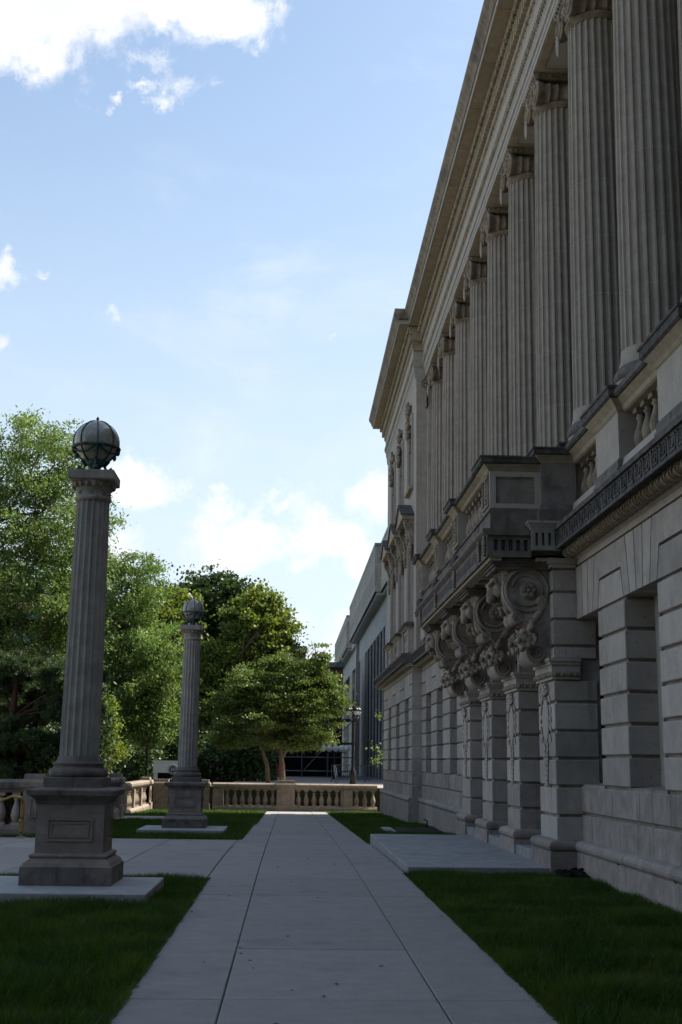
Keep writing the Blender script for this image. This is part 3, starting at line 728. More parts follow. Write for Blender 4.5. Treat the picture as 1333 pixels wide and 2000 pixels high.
# side block next to the wall
sb = build(MB().box(3.86, YB0 - .09, 5.05, 4.32, YB0 + .4, 5.36), 'side_block', M['grime'], bc)
sf = MB()
for i in range(5): sf.box(3.84 + i * .105, YB0 - .145, 5.12, 3.90 + i * .105, YB0 - .089, 5.33)
sf.box(3.84, YB0 - .145, 5.05, 4.32, YB0 - .089, 5.12); sf.box(3.84, YB0 - .145, 5.33, 4.32, YB0 - .089, 5.37)
build(sf, 'fluting', M['pillar'], bc, kind='stuff')
build(ringcap(MB(), 3.86, YB0 - .12, 4.3, YB0 + .3, [(5.37, .03), (5.40, .035), (5.46, .07), (5.48, .09), (5.52, .09)]), 'side_block_cap', M['pillar'], bc)
# hanging drops on the front of the slab
for y in [y0 + PWD / 2 for y0 in PIL] + [YB0 + .12]:
    d = MB()
    for i in range(6): d.ell((XB - .03, y, 5.27 - .055 * i), (.035, .045 - .003 * i, .035), 6, 4)
    build(d, 'carved_drop', M['carved'], bc)
# coffers under the slab
cb = MB().box(XB + .05, YB0 + .05, 4.90, XB + .24, YB1 - .05, 4.95).box(3.95, YB0 + .05, 4.90, 4.45, YB1 - .05, 4.95)
for y in np.arange(YB0 + .2, YB1, .62): cb.box(XB + .24, y, 4.90, 3.95, y + .16, 4.95)
build(cb, 'coffer_ribs', M['cream'], bc)
# balcony parapet
zb, zd, zc = 5.42, 5.76, 6.38; xb0, xb1 = XB + .06, XB + .40
build(MB().box(xb0, YB0 + .04, zb, xb1 + .02, YB1 - .04, zd - .06), 'balcony_plinth', M['grime'], bc)
build(MB().poly([(xb0 - .03, zd - .06), (xb0, zd), (xb1, zd), (xb1 + .03, zd - .06)], 'y', YB0 + .04, YB1 - .04), 'balcony_plinth_top', M['grime'], bc)
bp_c = [19.95, 23.3, 26.42, 29.68]; pw = .62; ed = []
for i, c in enumerate(bp_c):
    a, b = c - pw / 2, c + pw / 2
    if i == 0: a = YB0 + .085
    build(MB().box(xb0 - (.07 if i else .0), a, zd, xb1, b, zc), 'balcony_pier', M['limeS' if i else 'pedestal'], bc)
    xk = xb0
    if i: xb0 = xb0 - .07
    pn = MB().box(xb0 - .025, a + .06, zd + .05, xb0 + .001, a + .10, zc - .04).box(xb0 - .025, b - .10, zd + .05, xb0 + .001, b - .06, zc - .04).box(xb0 - .025, a + .10, zc - .08, xb0 + .001, b - .10, zc - .04).box(xb0 - .025, a + .10, zd + .05, xb0 + .001, b - .10, zd + .09)
    for q in range(6): pn.ell((xb0 - .01, (a + b) / 2, zd + .14 + q * .075), (.025, .06, .035), 6, 4)
    build(pn, 'carved_panel', M['carved'], bc)
    build(ringcap(MB(), xb0 - .0, a, xb1, b, [(zc + z * .62, e * .8) for z, e in UND]), 'pier_moulding', M['cream'], bc)
    build(ringcap(MB(), xb0 - .0, a, xb1, b, [(zc + .0 + z * .70, e * .95) for z, e in CAPS]), 'pier_cap', M['soot'], bc)
    if i: build(MB().ell((XB - .02, c, 5.47), (.10, .24, .13), 10, 6), 'scroll_block', M['soot'], bc)
    xb0 = xk; ed += [a, b]
ed = ed[1:-1]
for i in range(0, len(ed), 2):
    a, b = ed[i], ed[i + 1]
    sc = lambda P, z: [(p[0], z + (p[1] - z) * .64) for p in P]
    build(MB().poly(sc(under_prof(xb0 + .04, xb1 - .04, zc), zc), 'y', a, b), 'rail_moulding', M['cream'], bc)
    build(MB().poly(sc(cap_prof(xb0 + .04, xb1 - .04, zc), zc), 'y', a, b), 'rail', M['soot'], bc)
    n = 7
    for j in range(n): obj('baluster', BAL_U, bc, ((xb0 + xb1) / 2, a + (j + .5) * (b - a) / n, zd), scale=(1, 1, (zc - zd) / .72))
# end panel that faces the camera, and the pedestal where the balcony meets the parapet
for (ye, s) in ((YB0 + .06, 1), (YB1 - .06, -1)):
    ya_, yb_ = (ye, ye + .3) if s > 0 else (ye - .3, ye)
    xs0, xs1 = xb1, 4.03
    pl = MB().box(xb0 + .006, ya_ + (.0 if s < 0 else .018), zd + .002, xs1, yb_ - (.018 if s < 0 else 0), zc - .002)
    ff = ya_ if s > 0 else yb_; f0, f1 = (ff - .018, ff + .031) if s > 0 else (ff - .031, ff + .018)
    build(pl, 'end_panel', M['pedestal'], bc)
    fr = MB().box(xb0 + .002, f0, zd, xb0 + .10, f1, zc).box(xs1 - .09, f0, zd, xs1, f1, zc).box(xb0 + .10, f0, zc - .09, xs1 - .09, f1, zc).box(xb0 + .10, f0, zd, xs1 - .09, f1, zd + .08)
    bfr = build(fr, 'panel_frame', M['limeS'], bc)
    bd = MB()
    for i in range(15): bd.ell((xb0 + .14 + i * .043, ff + .012 * s, zc - .105), (.028, .02, .018), 6, 4)
    for i in range(8): bd.ell((xs1 - .105, ff + .012 * s, zd + .11 + i * .055), (.018, .02, .022), 6, 4)
    build(bd, 'bead_moulding', M['carved'], bc, kind='stuff')
    build(MB().poly([(xs0 - .3, zb), (xs0 - .3, zd), (xs1, zd), (xs1, zb)], 'y', ya_ - .03 * s, yb_), 'end_plinth', M['grime'], bc)
    build(ringcap(MB(), xs0, ya_, xs1 - .03, yb_, [(zc + z * .62, e * .8) for z, e in UND]), 'rail_moulding', M['cream'], bc)
    build(ringcap(MB(), xs0, ya_, xs1 - .03, yb_, [(zc + z * .66 + .002, e * .85 - .004) for z, e in CAPS]), 'rail', M['soot'], bc)
    # pedestal
    pa, pbb = (ya_ - .14, yb_ + .3) if s > 0 else (ya_ - .3, yb_ + .14)
    pd = build(MB().box(4.03, pa, 5.40, 4.60, pbb, 6.52), 'end_pedestal', M['pedestal'], bc)
    build(ringcap(MB(), 4.03, pa, 4.60, pbb, [(5.40, .06), (5.72, .06), (5.78, .03), (5.82, .003)]), 'pedestal_base', M['grime'], bc)
    build(ringcap(MB(), 4.03, pa, 4.6, pbb, [(6.50 + z * .7, e * .8) for z, e in UND]), 'pedestal_moulding', M['cream'], bc)
    build(ringcap(MB(), 4.03, pa, 4.6, pbb, [(6.50 + z * .7 + .004, e * .85) for z, e in CAPS]), 'pedestal_cap', M['soot'], bc)

# ---- lion brackets
def lion():
    b = MB()   # looks to -x, top of the head at z=0, back at x=0; width about .5
    b.ell((.06, 0, -.20), (.22, .22, .26), 14, 10); b.ell((-.13, 0, -.20), (.13, .15, .16), 14, 10)
    b.ell((-.20, 0, -.30), (.10, .105, .17), 14, 10); b.ell((-.24, 0, -.40), (.075, .095, .075), 12, 8)
    b.ell((-.27, 0, -.35), (.055, .06, .05), 10, 8)
    b.ell((-.13, 0, -.50), (.10, .075, .055), 12, 8)
    for s in (-1, 1):
        b.ell((-.235, .085 * s, -.175), (.06, .07, .04), 10, 8, Matrix.Rotation(.35 * s, 3, 'X')); b.ell((-.24, .06 * s, -.41), (.075, .06, .07), 10, 8)
        b.ell((-.13, .16 * s, -.30), (.10, .07, .12), 10, 8); b.ell((.0, .21 * s, -.02), (.06, .055, .09), 10, 8, Matrix.Rotation(-.4 * s, 3, 'X'))
        b.ell((-.21, .02 * s, -.25), (.07, .03, .12), 8, 6)
        for i in range(8):
            t = -.5 + i * .42; b.ell((.05 + .05 * math.sin(i * 2.1), s * (.25 + .03 * math.cos(i * 1.7)), -.12 - .07 * i + .1), (.09, .06, .10), 8, 6, Matrix.Rotation(.5 * s, 3, 'X'))
            b.ell((-.02 + .03 * math.cos(i * 3), s * (.19 + .02 * math.sin(i * 2.3)), -.42 - .03 * i), (.06, .05, .08), 8, 6)
    for i in range(7): b.ell((-.02 + .03 * (i % 2), -.18 + .06 * i, .03 + .03 * math.cos((i - 3) * .6)), (.09, .055, .07), 8, 6)
    b.ell((.12, 0, -.3), (.14, .2, .3), 10, 8)
    return remeshed(b, 'lion_head', M['carved'], .012)
LION = lion()
def fruit_swag():
    b = MB(); rd = random.Random(5)
    for i in range(46):
        u = i / 45; x = -.02 + .30 * u ** 1.5; z = -.30 * (1 - u) ** 1.2 + .42 * u ** 2; w = .16 * (1 - u) + .05; r = (.062 - .028 * u) * rd.uniform(.8, 1.15)
        b.ell((x + rd.uniform(-.6, .6) * w * .6, rd.uniform(-1, 1) * w * .75, z + rd.uniform(-.6, .6) * w), (r, r, r), 10, 7)
    for i in range(34):
        r = rd.uniform(.035, .058); b.ell((rd.uniform(-.13, .13), rd.uniform(-.2, .2), -.30 + rd.uniform(-.16, .12)), (r, r, r), 8, 6)
    for i in range(14):
        u = .45 + .55 * i / 13; b.ell((.06 + .24 * u ** 1.5 + rd.uniform(-.05, .05), rd.uniform(-.1, .1), .42 * u ** 2 + rd.uniform(-.05, .05)), (.06, .03, .085), 7, 5, Matrix.Rotation(rd.uniform(-1, 1), 3, 'Y'))
    return remeshed(b, 'fruit_swag', M['carved'], .013)
SWAG = fruit_swag()
def arc(cx, cz, r, a, b, n): return [(cx + r * math.cos(t), cz + r * math.sin(t)) for t in np.linspace(a, b, n)]
CPROF = [(4.30, 4.80), (3.50, 4.80)] + arc(3.83, 4.45, .40, 2.2, 3.9, 9) + [(3.60, 4.08), (3.58, 4.02)] + arc(3.68, 4.0, .09, 3.3, 5.2, 5) + [(3.80, 3.95), (3.93, 3.86), (4.01, 3.72), (4.00, 3.6)] + arc(3.985, 3.43, .16, 1.9, 4.9, 9) + [(4.12, 3.335), (4.30, 3.335)]
CB_ = {}
def console_meshes():
    w = .42
    body = MB().poly([(x - 3.8, z - 3.335) for x, z in CPROF], 'y', -w, w)
    CB_['body'] = body.mesh('console_bracket', M['bracket'])
    for s in (-1, 1):
        rg = MB(); c = (.03, s * w, 1.115); rg.torus(c, .345, .035, 'y', 28, 6); rg.torus(c, .25, .03, 'y', 28, 6, -2.4, 2.9)
        rg.torus((.185, s * w, .095), .12, .022, 'y', 18, 6); rg.torus((.185, s * w, .095), .06, .018, 'y', 14, 6); rg.ell((.185, s * w, .095), (.03, .02, .03), 8, 5)
        rg.tube([(-.25, s * w, .80), (-.17, s * w, .73), (-.05, s * w, .62), (.1, s * w, .5), (.18, s * w, .40)], .02, 6)
        rg.spiral((-.12, s * w, .665), .085, 1.7, .02, 'y', -1, 20)
        CB_['rings', s] = rg.mesh('scroll', M['bracket'])
        rs = MB(); c = (.05, s * w, 1.11); rs.lathe([(0.0, -.03), (.145, -.03), (.145, .03), (.13, .045), (0, .045)], 18, (c[0], c[1], c[2]), ax='y', cap=False)
        for i in range(6):
            t = i * math.pi / 3; rs.ell((c[0] + .082 * math.cos(t), c[1] + .045 * s, c[2] + .082 * math.sin(t)), (.045, .03, .045), 8, 6)
            rs.torus((c[0] + .082 * math.cos(t), c[1] + .06 * s, c[2] + .082 * math.sin(t)), .03, .012, 'y', 10, 5)
        rs.ell((c[0], c[1] + .05 * s, c[2]), (.04, .035, .04), 8, 6)
        CB_['rosette', s] = rs.mesh('rosette', M['carved'])
    ab = MB()
    for (z0, z1, e) in ((4.78, 4.83, 0), (4.83, 4.87, .03), (4.87, 4.905, .06)): ab.box(3.30 - 3.8 - e, -.5 - e, z0 - 3.335, .5, .5 + e, z1 - 3.335)
    CB_['abacus'] = ab.mesh('console_top', M['grime'])
    rl = MB()
    for y in np.linspace(-.36, .36, 7): rl.torus((.185, y, .095), .165, .03, 'y', 14, 6, 1.6, 5.0)
    CB_['roll'] = rl.mesh('scroll_ribs', M['limeS'])
console_meshes()
for i, y0 in enumerate(PIL):
    y = y0 + PWD / 2; c = obj('console_bracket', CB_['body'], LB, (3.8, y, 3.335))
    for s in (-1, 1): obj('scroll', CB_['rings', s], c, (3.8, y, 3.335)); obj('rosette', CB_['rosette', s], c, (3.8, y, 3.335))
    obj('console_top', CB_['abacus'], c, (3.8, y, 3.335)); obj('scroll_ribs', CB_['roll'], c, (3.8, y, 3.335))
    l = obj('lion_head', LION, c, (3.50, y, 4.78), scale=(1, 1.15, 1.0)); l.rotation_euler = (0, -.12, random.uniform(-.04, .04))
    for s in (-1, 1): obj('fruit_swag', SWAG, c, (3.80, y + s * .36, 3.92))
# ---- giant Ionic columns
XC = 5.33; ZS0, ZS1 = 7.55, 14.98
build(MB().box(4.99, 6, 5.3, 6.6, 43.2, 6.70), 'stylobate', M['base'], LB)
def flute_ring(r, z, n=24, dep=.085):
    pts = []
    if n < 24: dep = .105
    for i in range(n):
        for q, d in ((-.40, 0), (-.26, .72), (0, 1), (.26, .72), (.40, 0)) if n == 24 else ((-.47, 0), (-.25, .7), (0, 1), (.25, .7), (.47, 0)):
            t = 2 * math.pi * (i + .5 + q) / n; rr = r * (1 - dep * d); pts.append((rr * math.cos(t), rr * math.sin(t), z))
    return pts
def shaft_r(z):
    u = (z - ZS0) / (ZS1 - ZS0); return .545 - .075 * u ** 1.6
def fluted(z0, z1, k=1.0, n=24, rf=shaft_r, seg=2):
    V = []; F = []; zs = np.linspace(z0, z1, seg + 1)
    for z in zs: V += [(x * k, y * k, z) for x, y, _ in flute_ring(rf(z), z, n)]
    m_ = n * 5
    for s_ in range(seg):
        for i in range(m_): F.append((s_ * m_ + i, s_ * m_ + (i + 1) % m_, (s_ + 1) * m_ + (i + 1) % m_, (s_ + 1) * m_ + i))
    F.append(tuple(range(m_))[::-1]); F.append(tuple(seg * m_ + i for i in range(m_)))
    return MB().add(V, F)
DR = [ZS0 + .10, 8.55, 9.62, 10.68, 11.75, 12.82, 13.88, ZS1 - .08]
DRUM = [fluted(a + .006, b - .006).mesh('drum', M['colm']) for a, b in zip(DR[:-1], DR[1:])]
core = fluted(DR[0], DR[-1], .992, seg=6).mesh('mortar_core', M['mortar'])
bs = MB().lathe([(.69, 6.85), (.715, 6.90), (.72, 6.96), (.70, 7.03), (.66, 7.06)], 32).box(-.73, -.73, 6.70, .73, .73, 6.85)
BASE_D = bs.mesh('base', M['soot'])
BASE_L = MB().lathe([(.66, 7.055), (.625, 7.08), (.615, 7.12), (.64, 7.165)], 32, cap=False).mesh('scotia', M['pale'])
BASE_U = MB().lathe([(.60, 7.16), (.645, 7.18), (.66, 7.24), (.645, 7.31), (.60, 7.335), (.595, 7.37), (.575, 7.40)], 32).mesh('upper_roll', M['grime'])
APO = MB().lathe([(.575, 7.40), (.575, 7.43), (.556, 7.50), (.546, ZS0 + .10)], 32, cap=False).mesh('shaft_foot', M['colm'])
cp = MB()
cp.lathe([(.468, 14.90), (.468, 14.96), (.52, 14.975), (.525, 15.0), (.52, 15.02), (.49, 15.035), (.485, 15.16), (.53, 15.21), (.57, 15.27), (.55, 15.32)], 32)
for i in range(20):
    t = 2 * math.pi * (i + .5) / 20; cp.ell((.545 * math.cos(t), .545 * math.sin(t), 15.25), (.05, .05, .055), 6, 4)
    cp.ell((.485 * math.cos(t + .15), .485 * math.sin(t + .15), 15.10), (.03, .03, .05), 6, 4)
for s in (-1, 1):
    pr_ = [(-.55, .25), (-.52, .262), (-.50, .25), (-.42, .235), (-.40, .21), (-.30, .195), (-.285, .215), (-.26, .215), (-.245, .185), (-.14, .175), (-.125, .20), (-.095, .20), (-.08, .17), (0, .165)]
    pr_ = pr_ + [(-x, r) for x, r in pr_[-2::-1]]
    cp.lathe([(r, x) for x, r in pr_], 20, (0, s * .43, 15.22), ax='x')
    for f in (-1, 1):
        cp.spiral((f * .555, s * .43, 15.22), .225, 2.3, .028, 'x', s, 34); cp.ell((f * .56, s * .43, 15.22), (.03, .045, .045), 8, 5)
        for i in range(5): cp.ell((f * .57, s * (.30 - .02 * i), 15.40 - .03 * i), (.035, .05, .04), 6, 4)
cp.box(-.54, -.43, 15.30, .54, .43, 15.47)
CAPI = cp.mesh('capital', M['carved'])
ab = ringcap(MB(), -.55, -.55, .55, .55, [(15.46, .0), (15.48, .02), (15.53, .05), (15.56, .06), (15.60, .06)])
for i in range(9):
    for s in (-1, 1): ab.ell((-.5 + i * .125, s * .59, 15.52), (.045, .025, .03), 6, 4); ab.ell((-.59, -.5 + i * .125, 15.52), (.025, .045, .03), 6, 4)
ABAC = ab.mesh('abacus', M['carved'])
PEND = MB()
for s in (1,):
    PEND.ell((-.57, s * .43, 14.84), (.04, .07, .20), 8, 8); PEND.ell((-.57, s * .43, 15.02), (.04, .05, .06), 6, 4)
    for i in range(3): PEND.ell((-.59, s * .43, 14.96 - .09 * i), (.03, .045 - .008 * i, .04), 6, 4)
PEND = PEND.mesh('carved_pendant', M['limeS'])
for y in CYK:
    c = obj('column', BASE_D, LB, (XC, y, 0))
    for nm, me in [('scotia', BASE_L), ('upper_roll', BASE_U), ('shaft_foot', APO), ('mortar_core', core), ('capital', CAPI), ('abacus', ABAC), ('carved_pendant', PEND)] + [('drum', d) for d in DRUM]:
        o = obj(nm, me, c, (XC, y, 0))
# wall behind the columns with tall windows
bw = build(MB().box(6.55, 6, 5.3, 7.0, 43.2, 17.5), 'wall', M['lime'], LB)
for y in [c + 1.56 for c in CYK]:
    wv = build(MB().box(6.5, y - .75, 7.2, 6.56, y + .75, 13.6), 'window', M['glass'], LB)
    f = MB()
    for t in (-.75, -.25, .2, .7): f.box(6.47, y + t, 7.2, 6.51, y + t + .06, 13.6)
    for z in (7.2, 9, 10.8, 12.6, 13.55): f.box(6.475, y - .75, z, 6.505, y + .76, z + .06)
    build(f, 'frame', M['iron'], wv)
for y in CYK:
    build(MB().box(6.35, y - .5, 6.7, 6.58, y + .5, 15.6), 'wall_pilaster', M['lime'], LB)

# ---- entablature (profile found from the photograph's lines), then the pavilion's, further forward
EP = [(3.893, 17.94), (3.905, 17.86), (3.93, 17.80), (3.99, 17.72), (4.03, 17.62), (4.035, 17.57)]
EP2 = [(4.035, 17.57), (4.05, 17.555), (4.05, 17.53), (4.07, 17.53), (4.07, 17.42)]
EP3 = [(4.10, 17.42), (4.10, 17.445), (4.405, 17.445), (4.405, 17.40)]
EP4 = [(4.405, 17.40), (4.42, 17.36), (4.47, 17.24), (4.495, 17.18), (4.495, 17.14), (4.62, 17.13), (4.62, 16.90)]
EP5 = [(4.62, 16.90), (4.59, 16.88), (4.60, 16.78), (4.638, 16.64), (4.65, 16.60)]
EP6 = [(4.65, 16.60), (4.65, 16.27)]
EP7 = [(4.60, 16.27), (4.60, 16.22), (4.63, 16.12), (4.66, 16.02), (4.67, 15.99)]
EP8 = [(4.672, 15.99), (4.672, 15.87), (4.686, 15.865), (4.69, 15.83), (4.70, 15.83), (4.70, 15.715), (4.715, 15.71), (4.715, 15.60)]
def strip(P, name, m, ya, yb, dx, back, par=LB, sh=0.0):
    pts = [(x + dx, z) for x, z in P]; zt, zb_ = P[0][1], P[-1][1]
    return build(MB().poly(pts + [(back + sh, zb_), (back + sh, zt)], 'y', ya, yb), name, m, par)
def entab(ya, yb, dx, end_far=False, end_near=False):
    n0 = .8 if end_near else 0; n1 = .85 if end_far else 0
    back = 5.9
    st = 1.55; e = list(np.arange(ya - n0, yb + n1 - .5, st)) + [yb + n1]
    for a, b in zip(e[:-1], e[1:]): strip(EP, 'gutter_stone', M['cyma'], a + .004, b - .004, dx, back)
    c2 = strip(EP2, 'corona', M['pale'], ya - n0 * .8, yb + n1 * .8, dx, 4.10 + dx)
    if n0: build(MB().box(4.101 + dx, ya - n0 * .8, 17.42, 4.46, ya - n0 * .8 + .1, 17.565), 'corona_return', M['pale'], c2)
    if n1: build(MB().box(4.101 + dx, yb + n1 * .8 - .1, 17.42, 5.8, yb + n1 * .8, 17.565), 'corona_return', M['pale'], c2)
    bd = MB(); y = ya - n0 * .8
    while y < yb + n1 * .8:
        bd.ell((4.042 + dx, y, 17.545), (.018, .03, .025), 6, 4); y += .085
    build(bd, 'leaf_moulding', M['carved'], c2, kind='stuff')
    e = list(np.arange(ya - n0 * .76, yb + n1 * .76 - .4, 1.02)) + [yb + n1 * .76]
    for i, (a, b) in enumerate(zip(e[:-1], e[1:])): build(MB().box(4.10 + dx, a + .004, 17.425 + .006 * (i % 2), 4.42 + dx, b - .004, 17.5), 'soffit_stone', M['cream'], LB)
    q = n1 * .5; q0 = n0 * .5
    s4 = strip(EP4, 'egg_bed', M['cream'], ya - q0, yb + q, dx, back, sh=.003)
    eg = egg_row(ya - q0, yb + q, 4.445 + dx, 17.285, (.055, .095, .115), .27, lean=.35); build(eg, 'egg_moulding', M['carved'], s4, kind='stuff')
    dn = MB(); y = ya - q0 * .8
    while y < yb + q * .8:
        dn.box(4.50 + dx, y, 16.92, 4.63 + dx, y + .115, 17.125); y += .19
    build(dn, 'dentils', M['cream'], s4, kind='stuff')
    s5 = strip(EP5, 'bed_moulding', M['cream'], ya - q0 * .3, yb + q * .3, dx, back, sh=.004)
    lv = MB(); y = ya - q0 * .3; i = 0
    while y < yb + q * .3:
        lv.ell((4.612 + dx, y, 16.74 + .02 * (i % 2)), (.03, .045, .085), 6, 4); y += .12; i += 1
    build(lv, 'leaf_moulding', M['carved'], s5, kind='stuff')
    strip(EP6, 'frieze', M['pale'], ya, yb, dx, back, sh=.005)
    s7 = strip(EP7, 'crown_moulding', M['limeS'], ya - .04, yb + .04, dx, back, sh=.006)
    lv = MB(); y = ya; i = 0
    while y < yb:
        lv.ell((4.628 + dx, y, 16.12), (.028, .05, .075), 6, 4); lv.ell((4.61 + dx, y + .065, 16.17), (.02, .025, .04), 6, 4); y += .13
    build(lv, 'leaf_moulding', M['carved'], s7, kind='stuff')
    s8 = strip(EP8, 'architrave', M['pale'], ya, yb, dx, 5.95, sh=.007)
    lv = MB(); y = ya
    while y < yb: lv.ell((4.692 + dx, y, 15.85), (.016, .022, .02), 6, 4); y += .06
    build(lv, 'bead_moulding', M['carved'], s8, kind='stuff')
entab(5.0, 43.15, 0.0)
entab(43.2, 56.45, -0.365, True, True)
# coffered ceiling of the colonnade
build(MB().box(5.93, 6, 15.72, 6.6, 43.2, 15.8), 'colonnade_ceiling', M['cream'], LB)
for y in CYK: build(MB().box(4.75, y - .62, 15.592, 6.5, y + .62, 15.65), 'ceiling_beam', M['cream'], LB)
for y in CYK:
    a, b = y + .62, y + 2.5
    if b > 43: continue
    build(MB().box(4.75, a, 15.585, 4.92, b, 15.6).box(5.75, a, 15.585, 5.9, b, 15.6).box(4.92, a, 15.585, 5.75, a + .14, 15.6).box(4.92, b - .14, 15.585, 5.75, b, 15.6), 'coffer_frame', M['cream'], LB)
# roof and the body of the building, out of sight behind its fronts
build(MB().box(5.92, 5, 17.0, 22, 56.4, 17.9).box(7.0, 6, -1, 22, 43.3, 17.2).box(4.85, 43.3, 5.0, 20, 56.2, 17.2).box(4.28, -7, -1, 22, 6.2, 17.6), 'building_mass', M['lime'], LB)

# ---- upper floors of the far pavilion
XPU = 4.40; BAY = [45.15, 48.95, 52.75]
ww = .82
pc = build(MB().box(XPU + .45, 43.2, 5.35, XPU + .6, 56.4, 16.6), 'wall', M['lime'], LB)
ed = [43.2] + [e for c in BAY for e in (c - ww, c + ww)] + [56.4]
for i in range(0, len(ed), 2):
    a, b = ed[i], ed[i + 1]
    zs = np.linspace(5.42, 15.6, 12)
    for z0, z1 in zip(zs[:-1], zs[1:]): build(MB().box(XPU, a, z0 + .003, XPU + .5, b, z1 - .003), 'stone_block', M['limeS'], LB)
for c in BAY:
    for (z0, z1) in ((5.42, 6.6), (9.95, 11.75), (14.4, 15.6)): build(MB().box(XPU, c - ww + .003, z0, XPU + .46, c + ww - .003, z1), 'stone_block', M['limeS'], LB)
    for (z0, z1) in ((6.6, 9.95), (11.75, 14.4)):
        f = MB()
        for s in (-1, 1):
            y = c + s * ww; f.box(XPU - .05, min(y, y - s * .16), z0, XPU + .30, max(y, y - s * .16), z1).box(XPU - .08, min(y - s * .0, y + s * .12), z0, XPU + .01, max(y, y + s * .12), z1)
        f.box(XPU - .05, c - ww + .161, z1 - .16, XPU + .3, c + ww - .161, z1); f.box(XPU - .08, c - ww - .12, z1, XPU + .01, c + ww + .12, z1 + .12)
        w = build(f, 'window', M['limeS'], LB)
        build(MB().box(XPU + .33, c - ww, z0, XPU + .35, c + ww, z1), 'pane', M['glass'], w)
        k = MB().box(XPU + .29, c - .03, z0, XPU + .34, c + .03, z1 - .1)
        for z in np.linspace(z0, z1 - .2, 4): k.box(XPU + .30, c - ww + .1, z, XPU + .335, c + ww - .1, z + .05)
        build(k, 'frame', M['wood'], w)
        build(MB().poly([(XPU - .16, z0 - .12), (XPU - .18, z0 - .04), (XPU - .16, z0), (XPU + .3, z0 + .03), (XPU + .3, z0 - .12)], 'y', c - ww - .1, c + ww + .1), 'sill', M['cream'], w)
    # hood on scroll brackets
    P = [(c - 1.25, 10.42), (c + 1.25, 10.42), (c + 1.25, 10.56), (c, 11.12), (c - 1.25, 10.56)]
    h = build(MB().poly(P, 'x', 3.96, XPU + .01), 'pediment', M['cream'], LB)
    build(MB().poly([(c - 1.31, 10.53), (c - 1.31, 10.60), (c, 11.19), (c + 1.31, 10.60), (c + 1.31, 10.53), (c, 11.115)], 'x', 3.90, XPU + .02), 'pediment_roof', M['soot'], h)
    for s in (-1, 1):
        br = MB(); y = c + s * 1.02
        br.poly([(4.02, 10.42), (4.06, 10.15), (4.2, 9.9), (4.26, 9.6), (4.40, 9.45), (4.40, 10.42)], 'y', y - .13, y + .13)
        for yy_ in (y - .135, y + .135): br.spiral((4.18, yy_, 10.22), .14, 1.6, .03, 'y', 1, 18)
        for i in range(5): br.ell((4.28, y, 9.5 - .12 * i), (.10 - .01 * i, .14 - .015 * i, .10), 8, 5)
        build(br, 'hood_bracket', M['carved'], h)
    ct = MB().ell((4.30, c, 10.15), (.12, .32, .34), 12, 8)
    for i in range(16):
        t = i * math.pi / 8; ct.ell((4.28, c + .40 * math.cos(t), 10.12 + .40 * math.sin(t)), (.09, .09, .09), 7, 5)
    build(ct, 'cartouche', M['carved'], h)
    # carving that hangs over the head of the upper window
    k = MB(); rd = random.Random(int(c * 10))
    k.spiral((XPU - .12, c, 14.95), .2, 1.5, .06, 'x', 1, 18)
    for i in range(26):
        u = i / 25; k.ell((XPU - .10 + rd.uniform(-.06, .06), c + rd.uniform(-.22, .22) * (1 - .5 * u), 15.0 - 1.35 * u), (.10, .10, .11), 7, 5)
    k.box(XPU - .08, c - .12, 13.2, XPU + .02, c + .12, 13.65)
    build(k, 'carved_festoon', M['carved'], LB)
    # little railed panel under the tall window
    p = build(MB().box(XPU - .22, c - 1.12, 5.42, XPU + .02, c - .82, 6.42).box(XPU - .22, c + .82, 5.42, XPU + .02, c + 1.12, 6.42).box(XPU - .18, c - .82, 5.42, XPU + .02, c + .82, 5.66).box(XPU - .18, c - .82, 6.28, XPU + .02, c + .82, 6.42), 'window_parapet', M['limeS'], LB)
    lt = MB()
    for j in range(6): lt.lathe([(r * .8, 5.66 + z * .88) for r, z in BPROF], 8, (XPU - .1, c - .68 + j * .27, 0))
    build(lt, 'balusters', M['cream'], p, kind='stuff')
    build(ringcap(MB(), XPU - .22, c - 1.12, XPU, c + 1.12, [(6.42, .02), (6.47, .05), (6.50, .12)]), 'parapet_moulding', M['cream'], p)
    build(ringcap(MB(), XPU - .22, c - 1.12, XPU, c + 1.12, [(6.50, .12), (6.52, .15), (6.60, .15), (6.66, .02)]), 'parapet_cap', M['soot'], p)
# stone pilaster and scroll capital where the colonnade meets the pavilion
an = build(MB().box(4.80, 42.9, 6.7, 5.9, 43.2, 15.58), 'corner_pilaster', M['lime'], LB)
ac = MB()
for i in range(8): ac.ell((4.74, 43.0, 15.3 - .12 * i), (.14 - .012 * i, .2, .09), 8, 5)
ac.spiral((4.72, 42.88, 15.25), .2, 1.8, .05, 'y', 1, 20)
build(ac, 'scroll_capital', M['carved'], an)
build(ringcap(MB(), XPU, 43.2, XPU + .4, 56.4, [(15.44, .0), (15.5, .03), (15.58, .05)]), 'wall_cornice', M['pale'], LB)

# small lamp or pipe fixture at the wall foot, and a dark bundle on the grass
fx_ = thing('hose_tap', 'small black tap and pipe standing at the foot of the wall beyond the grating', 'tap', (4.20, 37.9, gz(37.9)))
build(MB().tube([(4.20, 37.9, gz(37.9) - .1), (4.20, 37.9, gz(37.9) + .26), (4.10, 37.9, gz(37.9) + .27)], .02, 6), 'pipe', M['iron'], fx_)
build(MB().tube([(4.13, 37.84, gz(37.9) + .30), (4.13, 37.96, gz(37.9) + .30)], .015, 6), 'handle', M['iron'], fx_)
rag = MB(); rd = random.Random(3)
for i in range(60): rag.ell((rd.uniform(-.17, .17), rd.uniform(-.38, .38), rd.uniform(-.01, .07)), (rd.uniform(.03, .09), rd.uniform(.05, .13), rd.uniform(.012, .03)), 7, 5, Matrix.Rotation(rd.uniform(-.8, .8), 3, 'X'))
rme = remeshed(rag, 'plastic_bundle', M['black'], .02)
